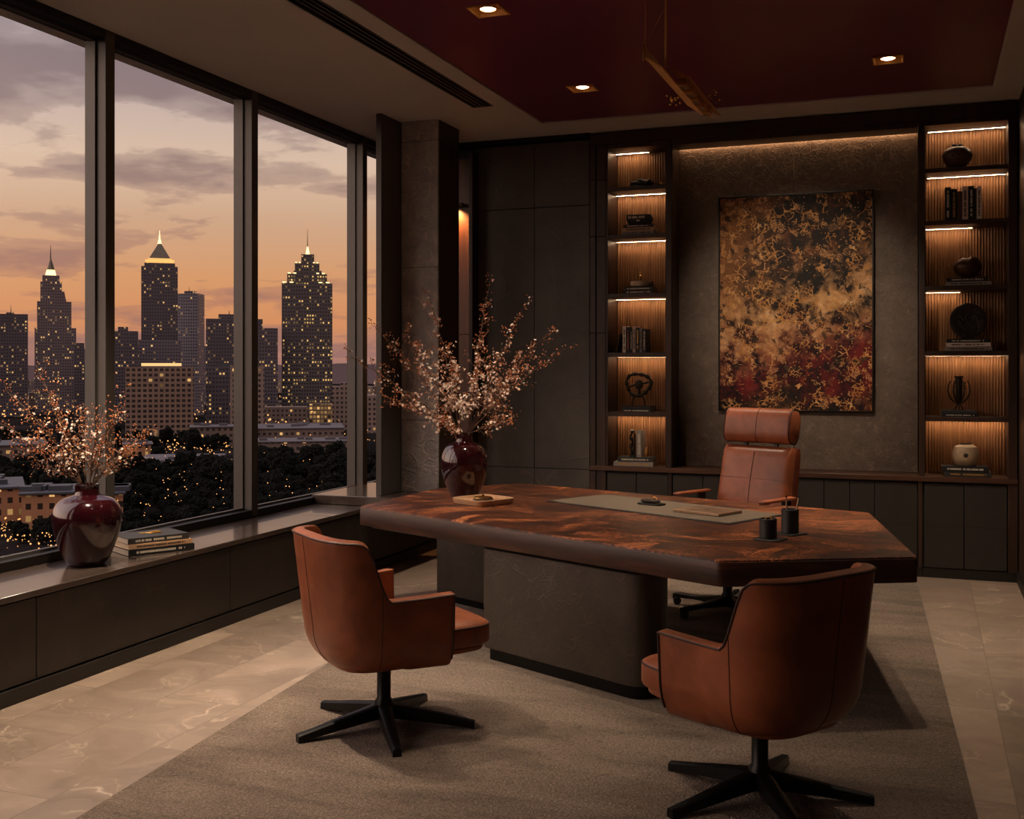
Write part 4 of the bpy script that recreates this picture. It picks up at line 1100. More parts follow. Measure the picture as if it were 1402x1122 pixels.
SPEC = [(-0.775, 0.52, 0.05, 0.35, 'branch reaching furthest left from the desk vase, across the window frame'), (-0.60, 0.71, 0.10, 0.35, 'thin upper left branch in the desk vase, its tip on the window edge'),
        (-0.49, 0.24, -0.10, 0.45, 'low left branch in the desk vase, ending before the stone column'), (-0.25, 0.94, 0.12, 0.35, 'tall left branch in the desk vase, rising in front of the stone column'),
        (-0.36, 0.62, -0.05, 0.75, 'full branch left of centre in the desk vase, thick with pale blossom'), (-0.13, 0.09, -0.12, 0.4, 'shortest branch drooping low at the left of the desk vase rim'),
        (-0.10, 0.55, 0.0, 0.85, 'densest upright branch of pale blossom in the middle of the desk vase'), (0.175, 1.045, 0.05, 0.35, 'tallest branch in the desk vase, pointing up past the wooden niche'),
        (0.13, 0.56, -0.12, 0.8, 'upright branch of pale blossom just right of centre in the desk vase'), (0.40, 0.845, 0.0, 0.5, 'tall right branch in the desk vase, against the cupboard doors'),
        (0.59, 0.70, 0.05, 0.4, 'upper of the two long right branches in the desk vase'), (0.66, 0.565, -0.05, 0.35, 'lower of the two long right branches in the desk vase, reaching furthest right'),
        (0.325, 0.12, -0.10, 0.35, 'low branch drooping right from the desk vase rim'), (0.33, 0.45, 0.1, 0.75, 'full branch of blossom right of centre in the desk vase, below the long ones')]
for r_, h, dp, fl, lab in SPEC:
    branch(lab, 'blossom branches in the desk vase', VR, r_, h, dp, 0.42, fl, 1.15 if fl > 0.6 else 0.75)
SPEC = [(-0.50, 0.35, 0.02, 0.3, 'branch leaving the picture at the left from the bench vase'), (-0.44, 0.52, 0.0, 0.3, 'tall outer left branch in the bench vase'),
        (-0.30, 0.66, 0.03, 0.3, 'tallest branch in the bench vase, in front of the spired tower'), (-0.42, 0.20, 0.06, 0.35, 'low branch at the left of the bench vase'),
        (-0.16, 0.46, -0.05, 0.5, 'upright left-of-centre branch in the bench vase'), (-0.04, 0.40, 0.02, 0.55, 'upright middle branch in the bench vase'),
        (0.10, 0.42, -0.04, 0.5, 'upright right-of-centre branch in the bench vase, before the mullion'), (0.20, 0.48, 0.0, 0.35, 'tall right branch in the bench vase, crossing the mullion'),
        (0.34, 0.30, 0.0, 0.35, 'branch reaching furthest right from the bench vase'), (0.25, 0.20, 0.03, 0.4, 'low right branch in the bench vase'),
        (-0.26, 0.26, -0.05, 0.5, 'short full left branch in the bench vase'), (0.05, 0.24, 0.06, 0.55, 'short full middle branch in the bench vase')]
for r_, h, dp, fl, lab in SPEC:
    branch(lab, 'blossom branches in the bench vase', VL, r_, h, dp, 0.438, fl * 0.8, 0.55, 0.95)

# ------------------------------------------------------------------ books and ornaments
def book(label, loc, rz, L, D, T, cover, mark=None, upright=False, tilt=0.0, group=None, marks=5, seed=0):
    """flat: spine along local x facing -y; upright: spine vertical facing -y"""
    t = thing('book', label, 'book', loc, rz, group)
    if upright: mt = Matrix.Rotation(tilt, 4, 'Y') @ Matrix.Translation((T / 2, 0, 0)) @ Matrix.Rotation(R(-90), 4, 'Y') @ Matrix.Translation((L / 2, 0, -T / 2 + T / 2))
    else: mt = Matrix.Translation((0, 0, T / 2))
    ct = 0.0028
    cv_ = MB()
    cv_.box(-L / 2, L / 2, -D / 2, D / 2, T / 2 - ct, T / 2, 0.0008, 1); cv_.box(-L / 2, L / 2, -D / 2, D / 2, -T / 2, -T / 2 + ct, 0.0008, 1)
    cv_.box(-L / 2, L / 2, -D / 2, -D / 2 + ct, -T / 2, T / 2, 0.0008, 1)
    bmesh.ops.transform(cv_.b, matrix=mt, verts=cv_.b.verts)
    cvo = cv_.build('cover', cover, t)
    MB().box(-L / 2 + 0.004, L / 2 - 0.004, -D / 2 + ct, D / 2 - 0.004, -T / 2 + ct, T / 2 - ct, mtx=mt).build('pages', 'pages', t)
    if mark:
        rr = random.Random(seed or hash(label) % 9999 if False else sum(map(ord, label)))
        ml = MB(); x = -L * 0.38; h = T * 0.34
        while x < L * 0.38:
            w = rr.uniform(0.004, 0.009)
            if rr.random() < 0.86: ml.box(x, x + w * 0.8, -D / 2 - 0.0006, -D / 2 + 0.001, -h / 2, h / 2, mtx=mt)
            x += w
        ml.build('spine_lettering', mark, cvo)
    return t
def stack(x, y, z, rows, where):
    """rows bottom to top: (L, D, T, cover, mark, words, dx, rz)"""
    for L, D, T, cov, mk, words, dx, rz in rows:
        book('%s %s' % (words, where), (x + dx, y, z + 0.0006), R(rz), L, D, T, cov, mk)
        z += T + 0.0006
    return z
def row(x, y, z, items, where, grp):
    for T, L, cov, mk, words, tilt in items:
        D = 0.15
        book('%s %s' % (words, where), (x, y, z + 0.0008), 0, L, D, T, cov, mk, True, tilt, grp)
        x += T + 0.0015
YS = YB + 0.155
# window bench stack
zt = SILL
for L, D, T, cov, mk, words, dx, dy, rz in ((0.40, 0.29, 0.036, 'book_black', 'title_pale', 'black book at the bottom of the stack beside the vase on the window bench', 0, 0, 62),
                                             (0.385, 0.27, 0.026, 'book_tan', 'title_dark', 'pale-covered book in the middle of the stack on the window bench', 0.0, 0, 62),
                                             (0.37, 0.265, 0.034, 'book_charcoal', 'title_pale', 'black book with a gold clasp figure on top of the window bench stack', -0.015, 0.0, 62)):
    book(words, (-4.275 + dx, 5.325 + dy, zt + 0.0006), R(rz), L, D, T, cov, mk); zt += T + 0.0006
lf = thing('gold_leaf_ornament', 'small gold leaf ornament lying on the top book of the bench stack', 'ornament', (-4.29, 5.33, zt + 0.0006), R(40))
MB().prism([(-0.065, 0), (-0.03, -0.018), (0.02, -0.016), (0.06, -0.004), (0.068, 0.004), (0.02, 0.02), (-0.03, 0.018)], 0, 0.005, 0.002, 1).build('leaf', 'gold', lf)
MB().tube([(0.0, 0.006, 0.006), (0.03, 0.02, 0.008), (0.06, 0.03, 0.004)], 0.004, 6).build('stalk', 'brass', lf)

zs = SHELF_Z
xl = lambda f: -2.505 + 0.495 * f
xr = lambda f: 0.008 + 0.582 * f
# left case, top shelf: rough dark rock and tiny brass stand
rk = MB(); bmesh.ops.create_icosphere(rk.b, subdivisions=4, radius=1.0)
for v_ in rk.b.verts:
    n_ = noise.fractal(v_.co * 1.9, 1.0, 2.0, 4) * 0.28 + noise.noise(v_.co * 6) * 0.08
    v_.co = V(v_.co.x * 0.098 * (1 + n_), v_.co.y * 0.07 * (1 + n_), max(-0.0355, v_.co.z * 0.042 * (1 + n_)))
o_ = rk.build('rock', 'stone_dark', None, 30); o_.location = (xl(0.52), YS, zs[5] + 0.0362); tag(o_, 'dark rough rock lying on the top shelf left of the painting', 'rock')
cs = thing('brass_stand', 'tiny brass T-shaped stand on the top shelf left of the painting', 'ornament', (xl(0.86), YS, zs[5]))
MB().lathe([(0, 0.0005), (0.016, 0.0005), (0.016, 0.004), (0.003, 0.006), (0.003, 0.05), (0, 0.05)], 14).build('post', 'gold', cs)
MB().box(-0.022, 0.022, -0.003, 0.003, 0.034, 0.040, 0.001, 1).build('crossbar', 'gold', cs)
# second shelf
zt = stack(xl(0.50), YS, zs[4], [(0.275, 0.19, 0.030, 'book_grey', 'title_dark', 'grey book at the bottom of the stack', -0.005, 0), (0.272, 0.19, 0.030, 'book_tan', 'title_dark', 'tan book second from the bottom of the stack', 0, 0),
                                     (0.255, 0.185, 0.026, 'book_black', 'title_pale', 'black book on top of the stack', 0.0, 1)], 'on the second shelf down, left bookcase')
bw = thing('lettered_bowl', 'black tapered block vessel with pale lettering on the left bookcase stack', 'vessel', (xl(0.48), YS, zt + 0.0006))
bb = MB(); b = bb.b
lo = [b.verts.new((sx * 0.078, sy * 0.05, 0)) for sx, sy in ((-1, -1), (1, -1), (1, 1), (-1, 1))]; hi = [b.verts.new((sx * 0.103, sy * 0.062, 0.045)) for sx, sy in ((-1, -1), (1, -1), (1, 1), (-1, 1))]
h2 = [b.verts.new((sx * 0.103, sy * 0.062, 0.088)) for sx, sy in ((-1, -1), (1, -1), (1, 1), (-1, 1))]
b.faces.new(lo[::-1]); b.faces.new(h2)
for A_, B_ in ((lo, hi), (hi, h2)):
    for i in range(4): b.faces.new((A_[i], A_[(i + 1) % 4], B_[(i + 1) % 4], B_[i]))
bmesh.ops.bevel(b, geom=list(b.edges), offset=0.004, segments=2, profile=0.5, affect='EDGES')
bb.build('vessel_body', 'book_black', bw)
lt = MB(); x = -0.085; rr = random.Random(3)
while x < 0.08:
    w_ = rr.uniform(0.007, 0.013)
    if rr.random() < 0.8: lt.box(x, x + w_ * 0.75, -0.0632, -0.0612, 0.056, 0.074)
    x += w_
lt.box(-0.012, 0.0, -0.0632, -0.0612, 0.03, 0.042); lt.box(0.003, 0.014, -0.0632, -0.0612, 0.03, 0.042)
lt.build('lettering', 'title_pale', bw)
MB().tube([(0.10, 0, 0.075), (0.118, 0, 0.07), (0.124, 0, 0.045), (0.118, 0, 0.02), (0.105, 0, 0.01)], 0.004, 6).build('handle', 'old_brass', bw)
# third shelf
zt = stack(xl(0.50), YS, zs[3], [(0.262, 0.19, 0.028, 'book_black', 'title_pale', 'black book at the bottom of the pair', 0.0, 0), (0.25, 0.185, 0.028, 'book_charcoal', 'title_pale', 'charcoal book on top of the pair', 0.0, -1)], 'under the stone bowl, left bookcase')
sb = thing('stone_bowl', 'pale stone bowl with brass stem on two books in the left bookcase', 'bowl', (xl(0.49), YS, zt + 0.0006))
MB().lathe([(0, 0.0), (0.06, 0.0), (0.082, 0.012), (0.088, 0.035), (0.082, 0.052), (0.074, 0.05), (0.07, 0.02), (0, 0.014)], 40).build('bowl', 'stone_pale', sb)
MB().lathe([(0, 0.014), (0.022, 0.014), (0.02, 0.06), (0.014, 0.075), (0.012, 0.10), (0.004, 0.106), (0.004, 0.155), (0, 0.158)], 18).build('stem', 'gold', sb)
MB().tube([(0.084, 0, 0.04), (0.105, 0, 0.048), (0.108, 0, 0.02), (0.088, 0, 0.012)], 0.008, 8).build('handle', 'bronze_dark', sb)
# fourth shelf: row of upright books
row(xl(0.215), YS, zs[2], [(0.030, 0.225, 'book_cream', 'title_dark', 'cream book, first upright', 0), (0.032, 0.218, 'book_black', 'title_rust', 'black book with rust lettering, second', 0),
                           (0.020, 0.195, 'book_black', 'title_pale', 'thin black book, third', 0), (0.028, 0.222, 'book_rose', 'title_dark', 'dusty rose book, fourth', 0), (0.030, 0.212, 'book_black', 'title_gold', 'black book with gold lettering, fifth', 0),
                           (0.022, 0.207, 'book_grey', 'title_dark', 'grey book, sixth', 0), (0.034, 0.20, 'book_charcoal', 'title_pale', 'charcoal book, last', 0)], 'in the row on the left bookcase', 'upright books on the left bookcase')
book('dark brown book leaning against the row in the left bookcase', (xl(0.075), YS, zs[2] + 0.0008), 0, 0.165, 0.15, 0.016, 'book_brown', None, True, R(13))
# fifth shelf: ring sculpture
zt = stack(xl(0.46), YS, zs[1], [(0.262, 0.19, 0.022, 'book_charcoal', 'title_pale', 'charcoal book at the bottom', 0, 0), (0.25, 0.18, 0.024, 'book_black', None, 'black book on top', 0, 1)], 'under the ring sculpture, left bookcase')
rg = thing('ring_sculpture', 'dark bronze ring sculpture on two legs in the left bookcase', 'sculpture', (xl(0.46), YS, zt + 0.0006))
rp = []
for i in range(40):
    a = 2 * math.pi * i / 40; q = 1 + 0.07 * math.sin(3 * a + 0.6)
    rp.append((0.105 * q * math.cos(a), 0, 0.185 + 0.093 * q * math.sin(a)))
MB().tube(rp, [0.015 + 0.005 * math.sin(i * 1.7) for i in range(40)], 10, closed=True).build('ring', 'bronze_dark', rg)
kn = MB(); kn.superell((0.004, 0, 0.185), (0.036, 0.03, 0.042), 0.9, 0.9, 20, 12); kn.tube([(-0.09, 0, 0.16), (-0.04, 0, 0.178), (0.03, 0, 0.19), (0.088, 0, 0.205)], 0.009, 8); kn.tube([(0.005, 0, 0.15), (0.004, 0, 0.10)], 0.014, 8)
kn.build('core', 'bronze_dark', rg)
for s_ in (-1, 1): MB().tube([(s_ * 0.014, 0, 0.10), (s_ * 0.042, 0, 0.07), (s_ * 0.055, 0, 0.03), (s_ * 0.056, 0, 0.0)], 0.006, 8).build('leg', 'bronze_dark', rg)
# bottom shelf
zt = stack(xl(0.42), YS - 0.02, zs[0], [(0.34, 0.20, 0.038, 'book_grey', 'title_gold', 'grey book at the bottom', 0, 2), (0.30, 0.19, 0.036, 'book_charcoal', 'title_pale', 'charcoal book on top', 0.01, 3)], 'of the lowest stack, left bookcase')
book('grey book standing upright on the lowest stack of the left bookcase', (xl(0.46), YS - 0.01, zt + 0.001), 0, 0.225, 0.14, 0.046, 'book_grey', 'title_pale', True)
sc_ = thing('twisted_figure', 'thin dark twisted figure standing on the lowest stack, left bookcase', 'sculpture', (xl(0.375), YS - 0.03, zt + 0.001))
MB().box(-0.026, 0.026, -0.03, 0.03, 0, 0.012, 0.002, 1).build('foot', 'bronze_dark', sc_)
tw = MB(); tw.tube([(-0.012 + 0.008 * math.sin(i * 0.9), 0.008 * math.cos(i * 0.9), 0.01 + i * 0.0135) for i in range(17)], [0.012 + 0.005 * math.sin(i * 1.3) for i in range(17)], 8)
tw.tube([(0.014, 0, 0.20), (0.016, 0, 0.13), (0.01, 0, 0.06), (0.012, 0, 0.01)], [0.007, 0.009, 0.012, 0.009], 8); tw.build('figure', 'bronze_dark', sc_)
bd = MB(); bd.superell((0, 0, 0), (0.014, 0.02, 0.045), 0.9, 0.9, 16, 10); o_ = bd.build('gilt_shell', 'old_brass'); o_.location = (xl(0.62), YS - 0.04, zt + 0.0463); tag(o_, 'small gilt shell standing beside the upright grey book, left bookcase', 'ornament')

# right case
pb_ = thing('lidded_pot', 'round brown glazed pot with knobbed lid on the top shelf, right bookcase', 'pot', (xr(0.40), YS, zs[5] + 0.0166))
MB().lathe([(0, 0.0), (0.05, 0.0), (0.075, 0.02), (0.105, 0.065), (0.112, 0.095), (0.10, 0.13), (0.07, 0.152), (0.05, 0.156), (0.045, 0.15), (0, 0.15)], 40).build('body', 'pottery_brown', pb_)
kb = MB(); kb.lathe([(0, 0.15), (0.045, 0.152), (0.04, 0.162), (0, 0.166)], 24); kb.superell((-0.022, 0, 0.174), (0.02, 0.016, 0.012), 1, 1, 16, 8); kb.superell((0.020, 0, 0.173), (0.016, 0.014, 0.011), 1, 1, 16, 8); kb.build('lid', 'bronze_dark', pb_)
sp_ = MB()
for a, z_ in ((-1.55, 0.11), (-1.5, 0.085), (-1.75, 0.10), (-1.9, 0.08)):
    sp_.superell((0.107 * math.cos(a), 0.107 * math.sin(a), z_), (0.007, 0.007, 0.008), 1, 1, 10, 6)
sp_.build('glaze_spots', 'title_dark', pb_)
tag(MB().prism([(xr(0.38) + p[0], YS + p[1]) for p in superpoly(0.10, 0.07, 4, 30)], zs[5] + 0.0006, zs[5] + 0.016, 0.003, 1).build('dark_base', 'stone_dark'), 'flat dark stand under the round brown pot, right bookcase', 'stand')
gb = MB().box(-0.024, 0.024, -0.015, 0.015, 0.0006, 0.02, 0.002, 1).build('brass_block', 'brass'); gb.location = (xr(0.70), YS, zs[5]); tag(gb, 'small brass block on the top shelf beside the brown pot', 'ornament')
row(xr(0.245), YS, zs[4], [(0.044, 0.262, 'book_black', 'title_pale', 'thick black book, first', 0), (0.040, 0.245, 'book_black', 'title_gold', 'black book with gold lettering, second', 0), (0.034, 0.225, 'book_brown', None, 'brown unlettered book, third', 0),
                           (0.044, 0.262, 'book_rose', 'title_dark', 'pale rose book, fourth', 0), (0.040, 0.262, 'book_black', 'title_pale', 'black book right of the pale one, fifth', 0),
                           (0.014, 0.24, 'book_charcoal', None, 'thin charcoal book, sixth', 0), (0.036, 0.255, 'book_cream', 'title_dark', 'cream-spined book, last', 0)], 'in the row on the right bookcase', 'upright books on the right bookcase')
zt = stack(xr(0.53), YS, zs[3], [(0.32, 0.2, 0.030, 'book_grey', 'title_dark', 'grey book at the bottom', 0, 0), (0.29, 0.19, 0.030, 'book_black', 'title_pale', 'black book on top', -0.01, 1)], 'under the round bronze vessel, right bookcase')
rv_ = thing('round_vessel', 'round textured bronze vessel with wavy mouth on two books, right bookcase', 'vessel', (xr(0.52), YS, zt + 0.0006))
ve = MB(); ve.lathe([(0, 0), (0.035, 0), (0.04, 0.006), (0.075, 0.03), (0.104, 0.07), (0.105, 0.10), (0.085, 0.135), (0.055, 0.155), (0.045, 0.15), (0.05, 0.13), (0, 0.11)], 40)
for v_ in ve.b.verts:
    if v_.co.z > 0.1: v_.co.z += 0.14 * (v_.co.x) * (v_.co.z - 0.1) / 0.05 + 0.006 * math.sin(5 * math.atan2(v_.co.y, v_.co.x))
    v_.co += v_.co.normalized() * 0.004 * noise.noise(v_.co * 60)
ve.build('vessel_body', 'bronze_brown', rv_)
zt = stack(xr(0.53), YS, zs[2], [(0.335, 0.2, 0.032, 'book_grey', 'title_dark', 'grey book at the bottom', 0, 0), (0.315, 0.19, 0.030, 'book_cream', 'title_dark', 'cream book in the middle', 0, 0), (0.295, 0.18, 0.028, 'book_black', 'title_pale', 'black book on top', -0.005, 1)], 'of the stack under the disc sculpture')
ds = thing('disc_sculpture', 'dark round disc sculpture with swirling relief on a stack, right bookcase', 'sculpture', (xr(0.53), YS, zt + 0.0006))
MB().box(-0.05, 0.05, -0.03, 0.03, 0, 0.014, 0.003, 1).build('foot', 'bronze_dark', ds)
dm = Matrix.Translation((0, 0, 0.142)) @ Matrix.Rotation(R(90), 4, 'X')
MB().lathe([(0, -0.014), (0.10, -0.014), (0.130, -0.012), (0.134, 0), (0.130, 0.012), (0.11, 0.015), (0.09, 0.010), (0, 0.012)], 56, mtx=dm).build('disc', 'bronze_dark', ds)
sw = MB(); sw.tube([(0.055 * math.cos(a) * (1 - a / 9) + 0.02, -0.014, 0.15 + 0.05 * math.sin(a) * (1 - a / 9)) for a in [i * 0.3 for i in range(20)]], 0.008, 8)
sw.tube([(-0.065, -0.013, 0.19), (-0.03, -0.016, 0.15), (-0.055, -0.016, 0.11), (-0.01, -0.014, 0.07), (0.06, -0.013, 0.075)], 0.008, 8); sw.superell((-0.06, -0.014, 0.13), (0.016, 0.008, 0.022), 1, 1, 12, 8)
sw.build('relief', 'stone_dark', ds)
zt = stack(xr(0.42), YS, zs[1], [(0.26, 0.19, 0.022, 'book_black', 'title_pale', 'black book at the bottom', 0.005, 0), (0.245, 0.18, 0.024, 'book_charcoal', None, 'charcoal book on top', -0.005, 1)], 'under the caged sculpture, right bookcase')
cg = thing('caged_sculpture', 'dark cylinder sculpture inside curved ribs on two books, right bookcase', 'sculpture', (xr(0.42), YS, zt + 0.0006))
MB().lathe([(0, 0.05), (0.012, 0.052), (0.024, 0.09), (0.026, 0.245), (0.034, 0.25), (0.034, 0.262), (0.02, 0.262), (0.018, 0.255), (0, 0.255)], 22).build('cylinder', 'bronze_dark', cg)
for a in (0.0, 1.05, 2.1, 3.14, 4.2, 5.2):
    MB().tube([(r_ * math.cos(a), r_ * math.sin(a) * 0.7, z_) for r_, z_ in ((0.02, 0.05), (0.06, 0.09), (0.08, 0.14), (0.075, 0.19), (0.06, 0.225))], [0.005, 0.006, 0.006, 0.006, 0.004], 8).build('rib', 'bronze_dark', cg)
for a in (0.5, 2.6, 4.7): MB().tube([(0.008 * math.cos(a), 0.008 * math.sin(a), 0.055), (0.035 * math.cos(a), 0.035 * math.sin(a), 0.0)], 0.005, 8).build('leg', 'bronze_dark', cg)
gp = MB()
for z_ in (0.17, 0.19, 0.21): gp.superell((0.045, -0.012, z_), (0.008, 0.008, 0.009), 1, 1, 10, 6)
gp.build('gilt_beads', 'gold', cg)
zt = stack(xr(0.50), YS - 0.02, zs[0], [(0.335, 0.2, 0.038, 'book_charcoal', 'title_gold', 'charcoal book at the bottom', 0.01, 0), (0.33, 0.195, 0.040, 'book_black', 'title_pale', 'black book on top', -0.01, 2)], 'under the pale pot, right bookcase')
pp = thing('pale_pot', 'pale stoneware pot with one dark spot on two books, right bookcase', 'pot', (xr(0.50), YS - 0.02, zt + 0.0006))
MB().lathe([(0, 0), (0.06, 0), (0.075, 0.008), (0.094, 0.05), (0.096, 0.10), (0.082, 0.145), (0.05, 0.162), (0.04, 0.164), (0.04, 0.172), (0.034, 0.172), (0.034, 0.15), (0, 0.13)], 44).build('body', 'pottery_pale', pp)
MB().lathe([(0.0402, 0.163), (0.043, 0.166), (0.043, 0.173), (0.0345, 0.174), (0.034, 0.171)], 30).build('rim', 'bronze_dark', pp)
MB().superell((0.0, -0.0945, 0.085), (0.017, 0.005, 0.017), 1, 1, 18, 8).build('spot', 'title_dark', pp)
MB().tube([(0.032 * math.cos(a) - 0.004, -0.0925 + 0.006 * abs(math.cos(a)), 0.085 + 0.034 * math.sin(a)) for a in [1.3 + i * 0.2 for i in range(20)]], 0.0035, 6).build('ring_mark', 'stone_pale', pp)

# ------------------------------------------------------------------ hanging brass light
hl = thing('hanging_light', 'angular brass linear pendant hanging from the burgundy ceiling', 'pendant light', (-1.19, 4.88, 3.02), R(0))
bm_ = MB(); b = bm_.b
def plate(mb, pts, th):
    mb.b.verts.ensure_lookup_table()
    P_ = [Vector(p) for p in pts]; n_ = (P_[1] - P_[0]).cross(P_[2] - P_[0]).normalized() * th / 2
    lo = [mb.b.verts.new(p - n_) for p in P_]; hi = [mb.b.verts.new(p + n_) for p in P_]
    mb.b.faces.new(lo[::-1]); mb.b.faces.new(hi)
    for i in range(len(P_)): mb.b.faces.new((lo[i], lo[(i + 1) % len(P_)], hi[(i + 1) % len(P_)], hi[i]))
plate(bm_, [(0, 0, 0), (0.085, 0, -0.06), (0.085, 0.98, -0.06), (0, 0.98, 0)], 0.006)
plate(bm_, [(0.0, 0, 0.0), (0.0, 0.0, 0.05), (0.0, 0.55, 0.03), (0.0, 0.95, 0.0)], 0.006)
bm_.build('beam', 'brass', hl)
b2 = MB(); plate(b2, [(0.07, 0.22, 0.0), (0.155, 0.26, -0.045), (0.155, 1.10, -0.045), (0.07, 1.10, 0.0)], 0.006); b2.build('side_plate', 'old_brass', hl)
MB().box(-0.004, 0.004, -0.012, 0.0, -0.02, 0.055, 0.001, 1).build('end_plate', 'gold', hl)
for k in range(5):
    y_ = 0.30 + 0.15 * k
    lm = MB().box(0.088, 0.130, y_, y_ + 0.085, -0.070, -0.034, 0.003, 1).build('lamp_module', 'old_brass', hl)
    MB().box(0.094, 0.124, y_ + 0.01, y_ + 0.075, -0.0735, -0.0695).build('lamp_lens', 'gold', lm)
rb = random.Random(5)
for cx_0, cy_0, cz_0, nm in ((0.0, 0.60, -0.055, 'bead_cluster'), (0.175, 0.75, -0.02, 'bead_cluster')):
    bc_ = MB()
    for _ in range(14): bc_.superell((cx_0 + rb.uniform(-0.03, 0.03), cy_0 + rb.uniform(-0.06, 0.06), cz_0 + rb.uniform(-0.025, 0.02)), (0.006,) * 3, 1, 1, 8, 6)
    bc_.build(nm, 'gold', hl)
plate_ = MB(); plate(plate_, [(0.05, 0.92, -0.03), (0.10, 0.92, -0.05), (0.11, 1.12, -0.05), (0.07, 1.12, -0.03)], 0.005); plate_.build('tail_plate', 'brass', hl)
MB().tube([(0.055, 0.20, -0.002), (0.055, 0.20, CEIL - 3.02 + 0.005)], 0.0055, 10).build('rod', 'brass', hl)
MB().tube([(0.055, 0.20, 0.36), (0.055, 0.20, CEIL - 3.02 + 0.0)], 0.0085, 10).build('rod_sleeve', 'old_brass', hl)
MB().tube([(0.0, 0.02, 0.052), (0.0, 0.02, CEIL - 3.02 + 0.005)], 0.0022, 6).build('cable', 'old_brass', hl)
MB().tube([(0.0, 0.02, 0.052), (0.05, 0.20, 0.28)], 0.0012, 6).build('stay_cable', 'old_brass', hl)
MB().lathe([(0, 0.0), (0.06, 0.0), (0.06, 0.02), (0, 0.02)], 28, (0.03, 0.12, CEIL - 3.02 - 0.012)).build('canopy', 'brass', hl)

# concealed lamp washing the niche panel behind the column
L = bpy.data.lights.new('niche_lamp', 'SPOT'); L.energy = 60; L.color = (1.0, 0.48, 0.17); L.spot_size = R(120); L.spot_blend = 0.9; L.shadow_soft_size = 0.02
MB().box(-4.05, -3.80, YB - 0.11, YB - 0.021, 3.04, 3.06, 0.003, 1).build('lamp_housing', 'black_metal', nt_)
lo = bpy.data.objects.new('niche_lamp', L); COL.objects.link(lo); lo.location = (-3.89, YB - 0.09, 3.03); lo.rotation_euler = (R(14), 0, 0)

# ------------------------------------------------------------------ the city outside
GZ = -48.4          # street level, the room is high up
CT, ST = math.cos(TH), math.sin(TH)
def out(t, d):
    """ground point at forward distance d whose sideways tangent from the desk camera's axis is t"""
    r = t * d
    return (CT * r - ST * d, ST * r + CT * d)
T_ = lambda px: (px - 701.0) / 1502.0
def height(py, d): return EYE - (py - 505.0) * d / 1502.0
struct('trim_13', MB().prism([(9000 * math.cos(i * math.pi / 12), 9000 * math.sin(i * math.pi / 12)) for i in range(24)], GZ - 2, GZ), 'city_ground')['label'] = 'ground'
bpy.data.objects['trim_13'].name = 'ground'

OCC = []
def free(x, y, r):
    if any((x - a) ** 2 + (y - b_) ** 2 < (r + c_) ** 2 for a, b_, c_ in OCC): return False
    OCC.append((x, y, r)); return True
def tower(name, label, px0, px1, d, tiers, turn=0.0, group=None, depth=None):
    """tiers: (px0, px1, py_top, material, part name); the first stands on the ground, each next on the one below"""
    pc = (px0 + px1) / 2; x, y = out(T_(pc), d)
    t = thing(name, label, 'building', (x, y, GZ), TH - math.atan(T_(pc)) + R(turn), group)
    free(x, y, (px1 - px0) / 1502 * d * 0.62)
    z = 0.0
    for (a, b_, py, mat, nm) in tiers:
        w = (b_ - a) / 1502 * d; off = ((a + b_) / 2 - pc) / 1502 * d
        z1 = height(py, d) - GZ; dp = depth if depth else w * 0.8
        if depth and w < (px1 - px0) / 1502 * d * 0.95: dp = depth * w / ((px1 - px0) / 1502 * d)
        MB().box(off - w / 2, off + w / 2, -dp / 2, dp / 2, z, z1).build(nm, mat, t)
        z = z1
    return t, pc, d
def cone_on(t, pc, d, px0, px1, py0, py1, mat, nm, n=4, topw=0.0):
    w = (px1 - px0) / 1502 * d; off = ((px0 + px1) / 2 - pc) / 1502 * d
    z0, z1 = height(py0, d) - GZ, height(py1, d) - GZ
    r = w / 2 * (math.sqrt(2) if n == 4 else 1)
    mt = Matrix.Translation((off, 0, 0)) @ Matrix.Rotation(R(45) if n == 4 else 0, 4, 'Z')
    MB().lathe([(0, z0), (r, z0), (max(r * topw, 0.001), z1), (0, z1)], n, mtx=mt).build(nm, mat, t, 20)
def mast(t, pc, d, px, py0, py1, r=0.5, nm='mast', mat='dark_frame'):
    off = (px - pc) / 1502 * d
    MB().tube([(off, 0, height(py0, d) - GZ), (off, 0, height(py1, d) - GZ)], [r, r * 0.3], 6).build(nm, mat, t)

t, pc, d = tower('office_block', 'dark office block at the far left edge with lit window rows', -26, 35, 1150, [(-26, 35, 431, 'glass_dark', 'body'), (8, 18, 428, 'glass_dark', 'roof_plant')]); mast(t, pc, d, 14, 428, 418)
t, pc, d = tower('spired_tower', 'stepped stone tower with a lit spire at the left', 50, 102, 1300, [(50, 102, 450, 'tower_stone', 'body'), (53, 96, 414, 'tower_stone', 'setback'), (57, 84, 387, 'tower_stone', 'setback'), (59.5, 81, 378, 'tower_stone', 'crown')])
cone_on(t, pc, d, 63, 77, 378, 370, 'lantern_light', 'lit_band', 8, 0.75); cone_on(t, pc, d, 64.5, 75.5, 371, 355, 'copper_roof', 'spire', 8, 0.15); mast(t, pc, d, 69.8, 355, 336, 0.7)
off = (84 - pc) / 1502 * d
sl = MB(); b = sl.b
zA, zB = height(450, d) - GZ, height(400, d) - GZ
x0, x1, x2 = (83.9 - pc) / 1502 * d, (87 - pc) / 1502 * d, (96 - pc) / 1502 * d
dd = (96 - 53) / 1502 * d * 0.3
prA = [(x0, zA), (x2, zA), (x2, height(446, d) - GZ), (x1, zB), (x0, zB)]
f0 = [b.verts.new((p[0], -dd, p[1])) for p in prA]; f1 = [b.verts.new((p[0], dd, p[1])) for p in prA]
b.faces.new(f0); b.faces.new(f1[::-1])
for i in range(5): b.faces.new((f0[i], f1[i], f1[(i + 1) % 5], f0[(i + 1) % 5]))
sl.build('sloped_shoulder', 'tower_stone', t)
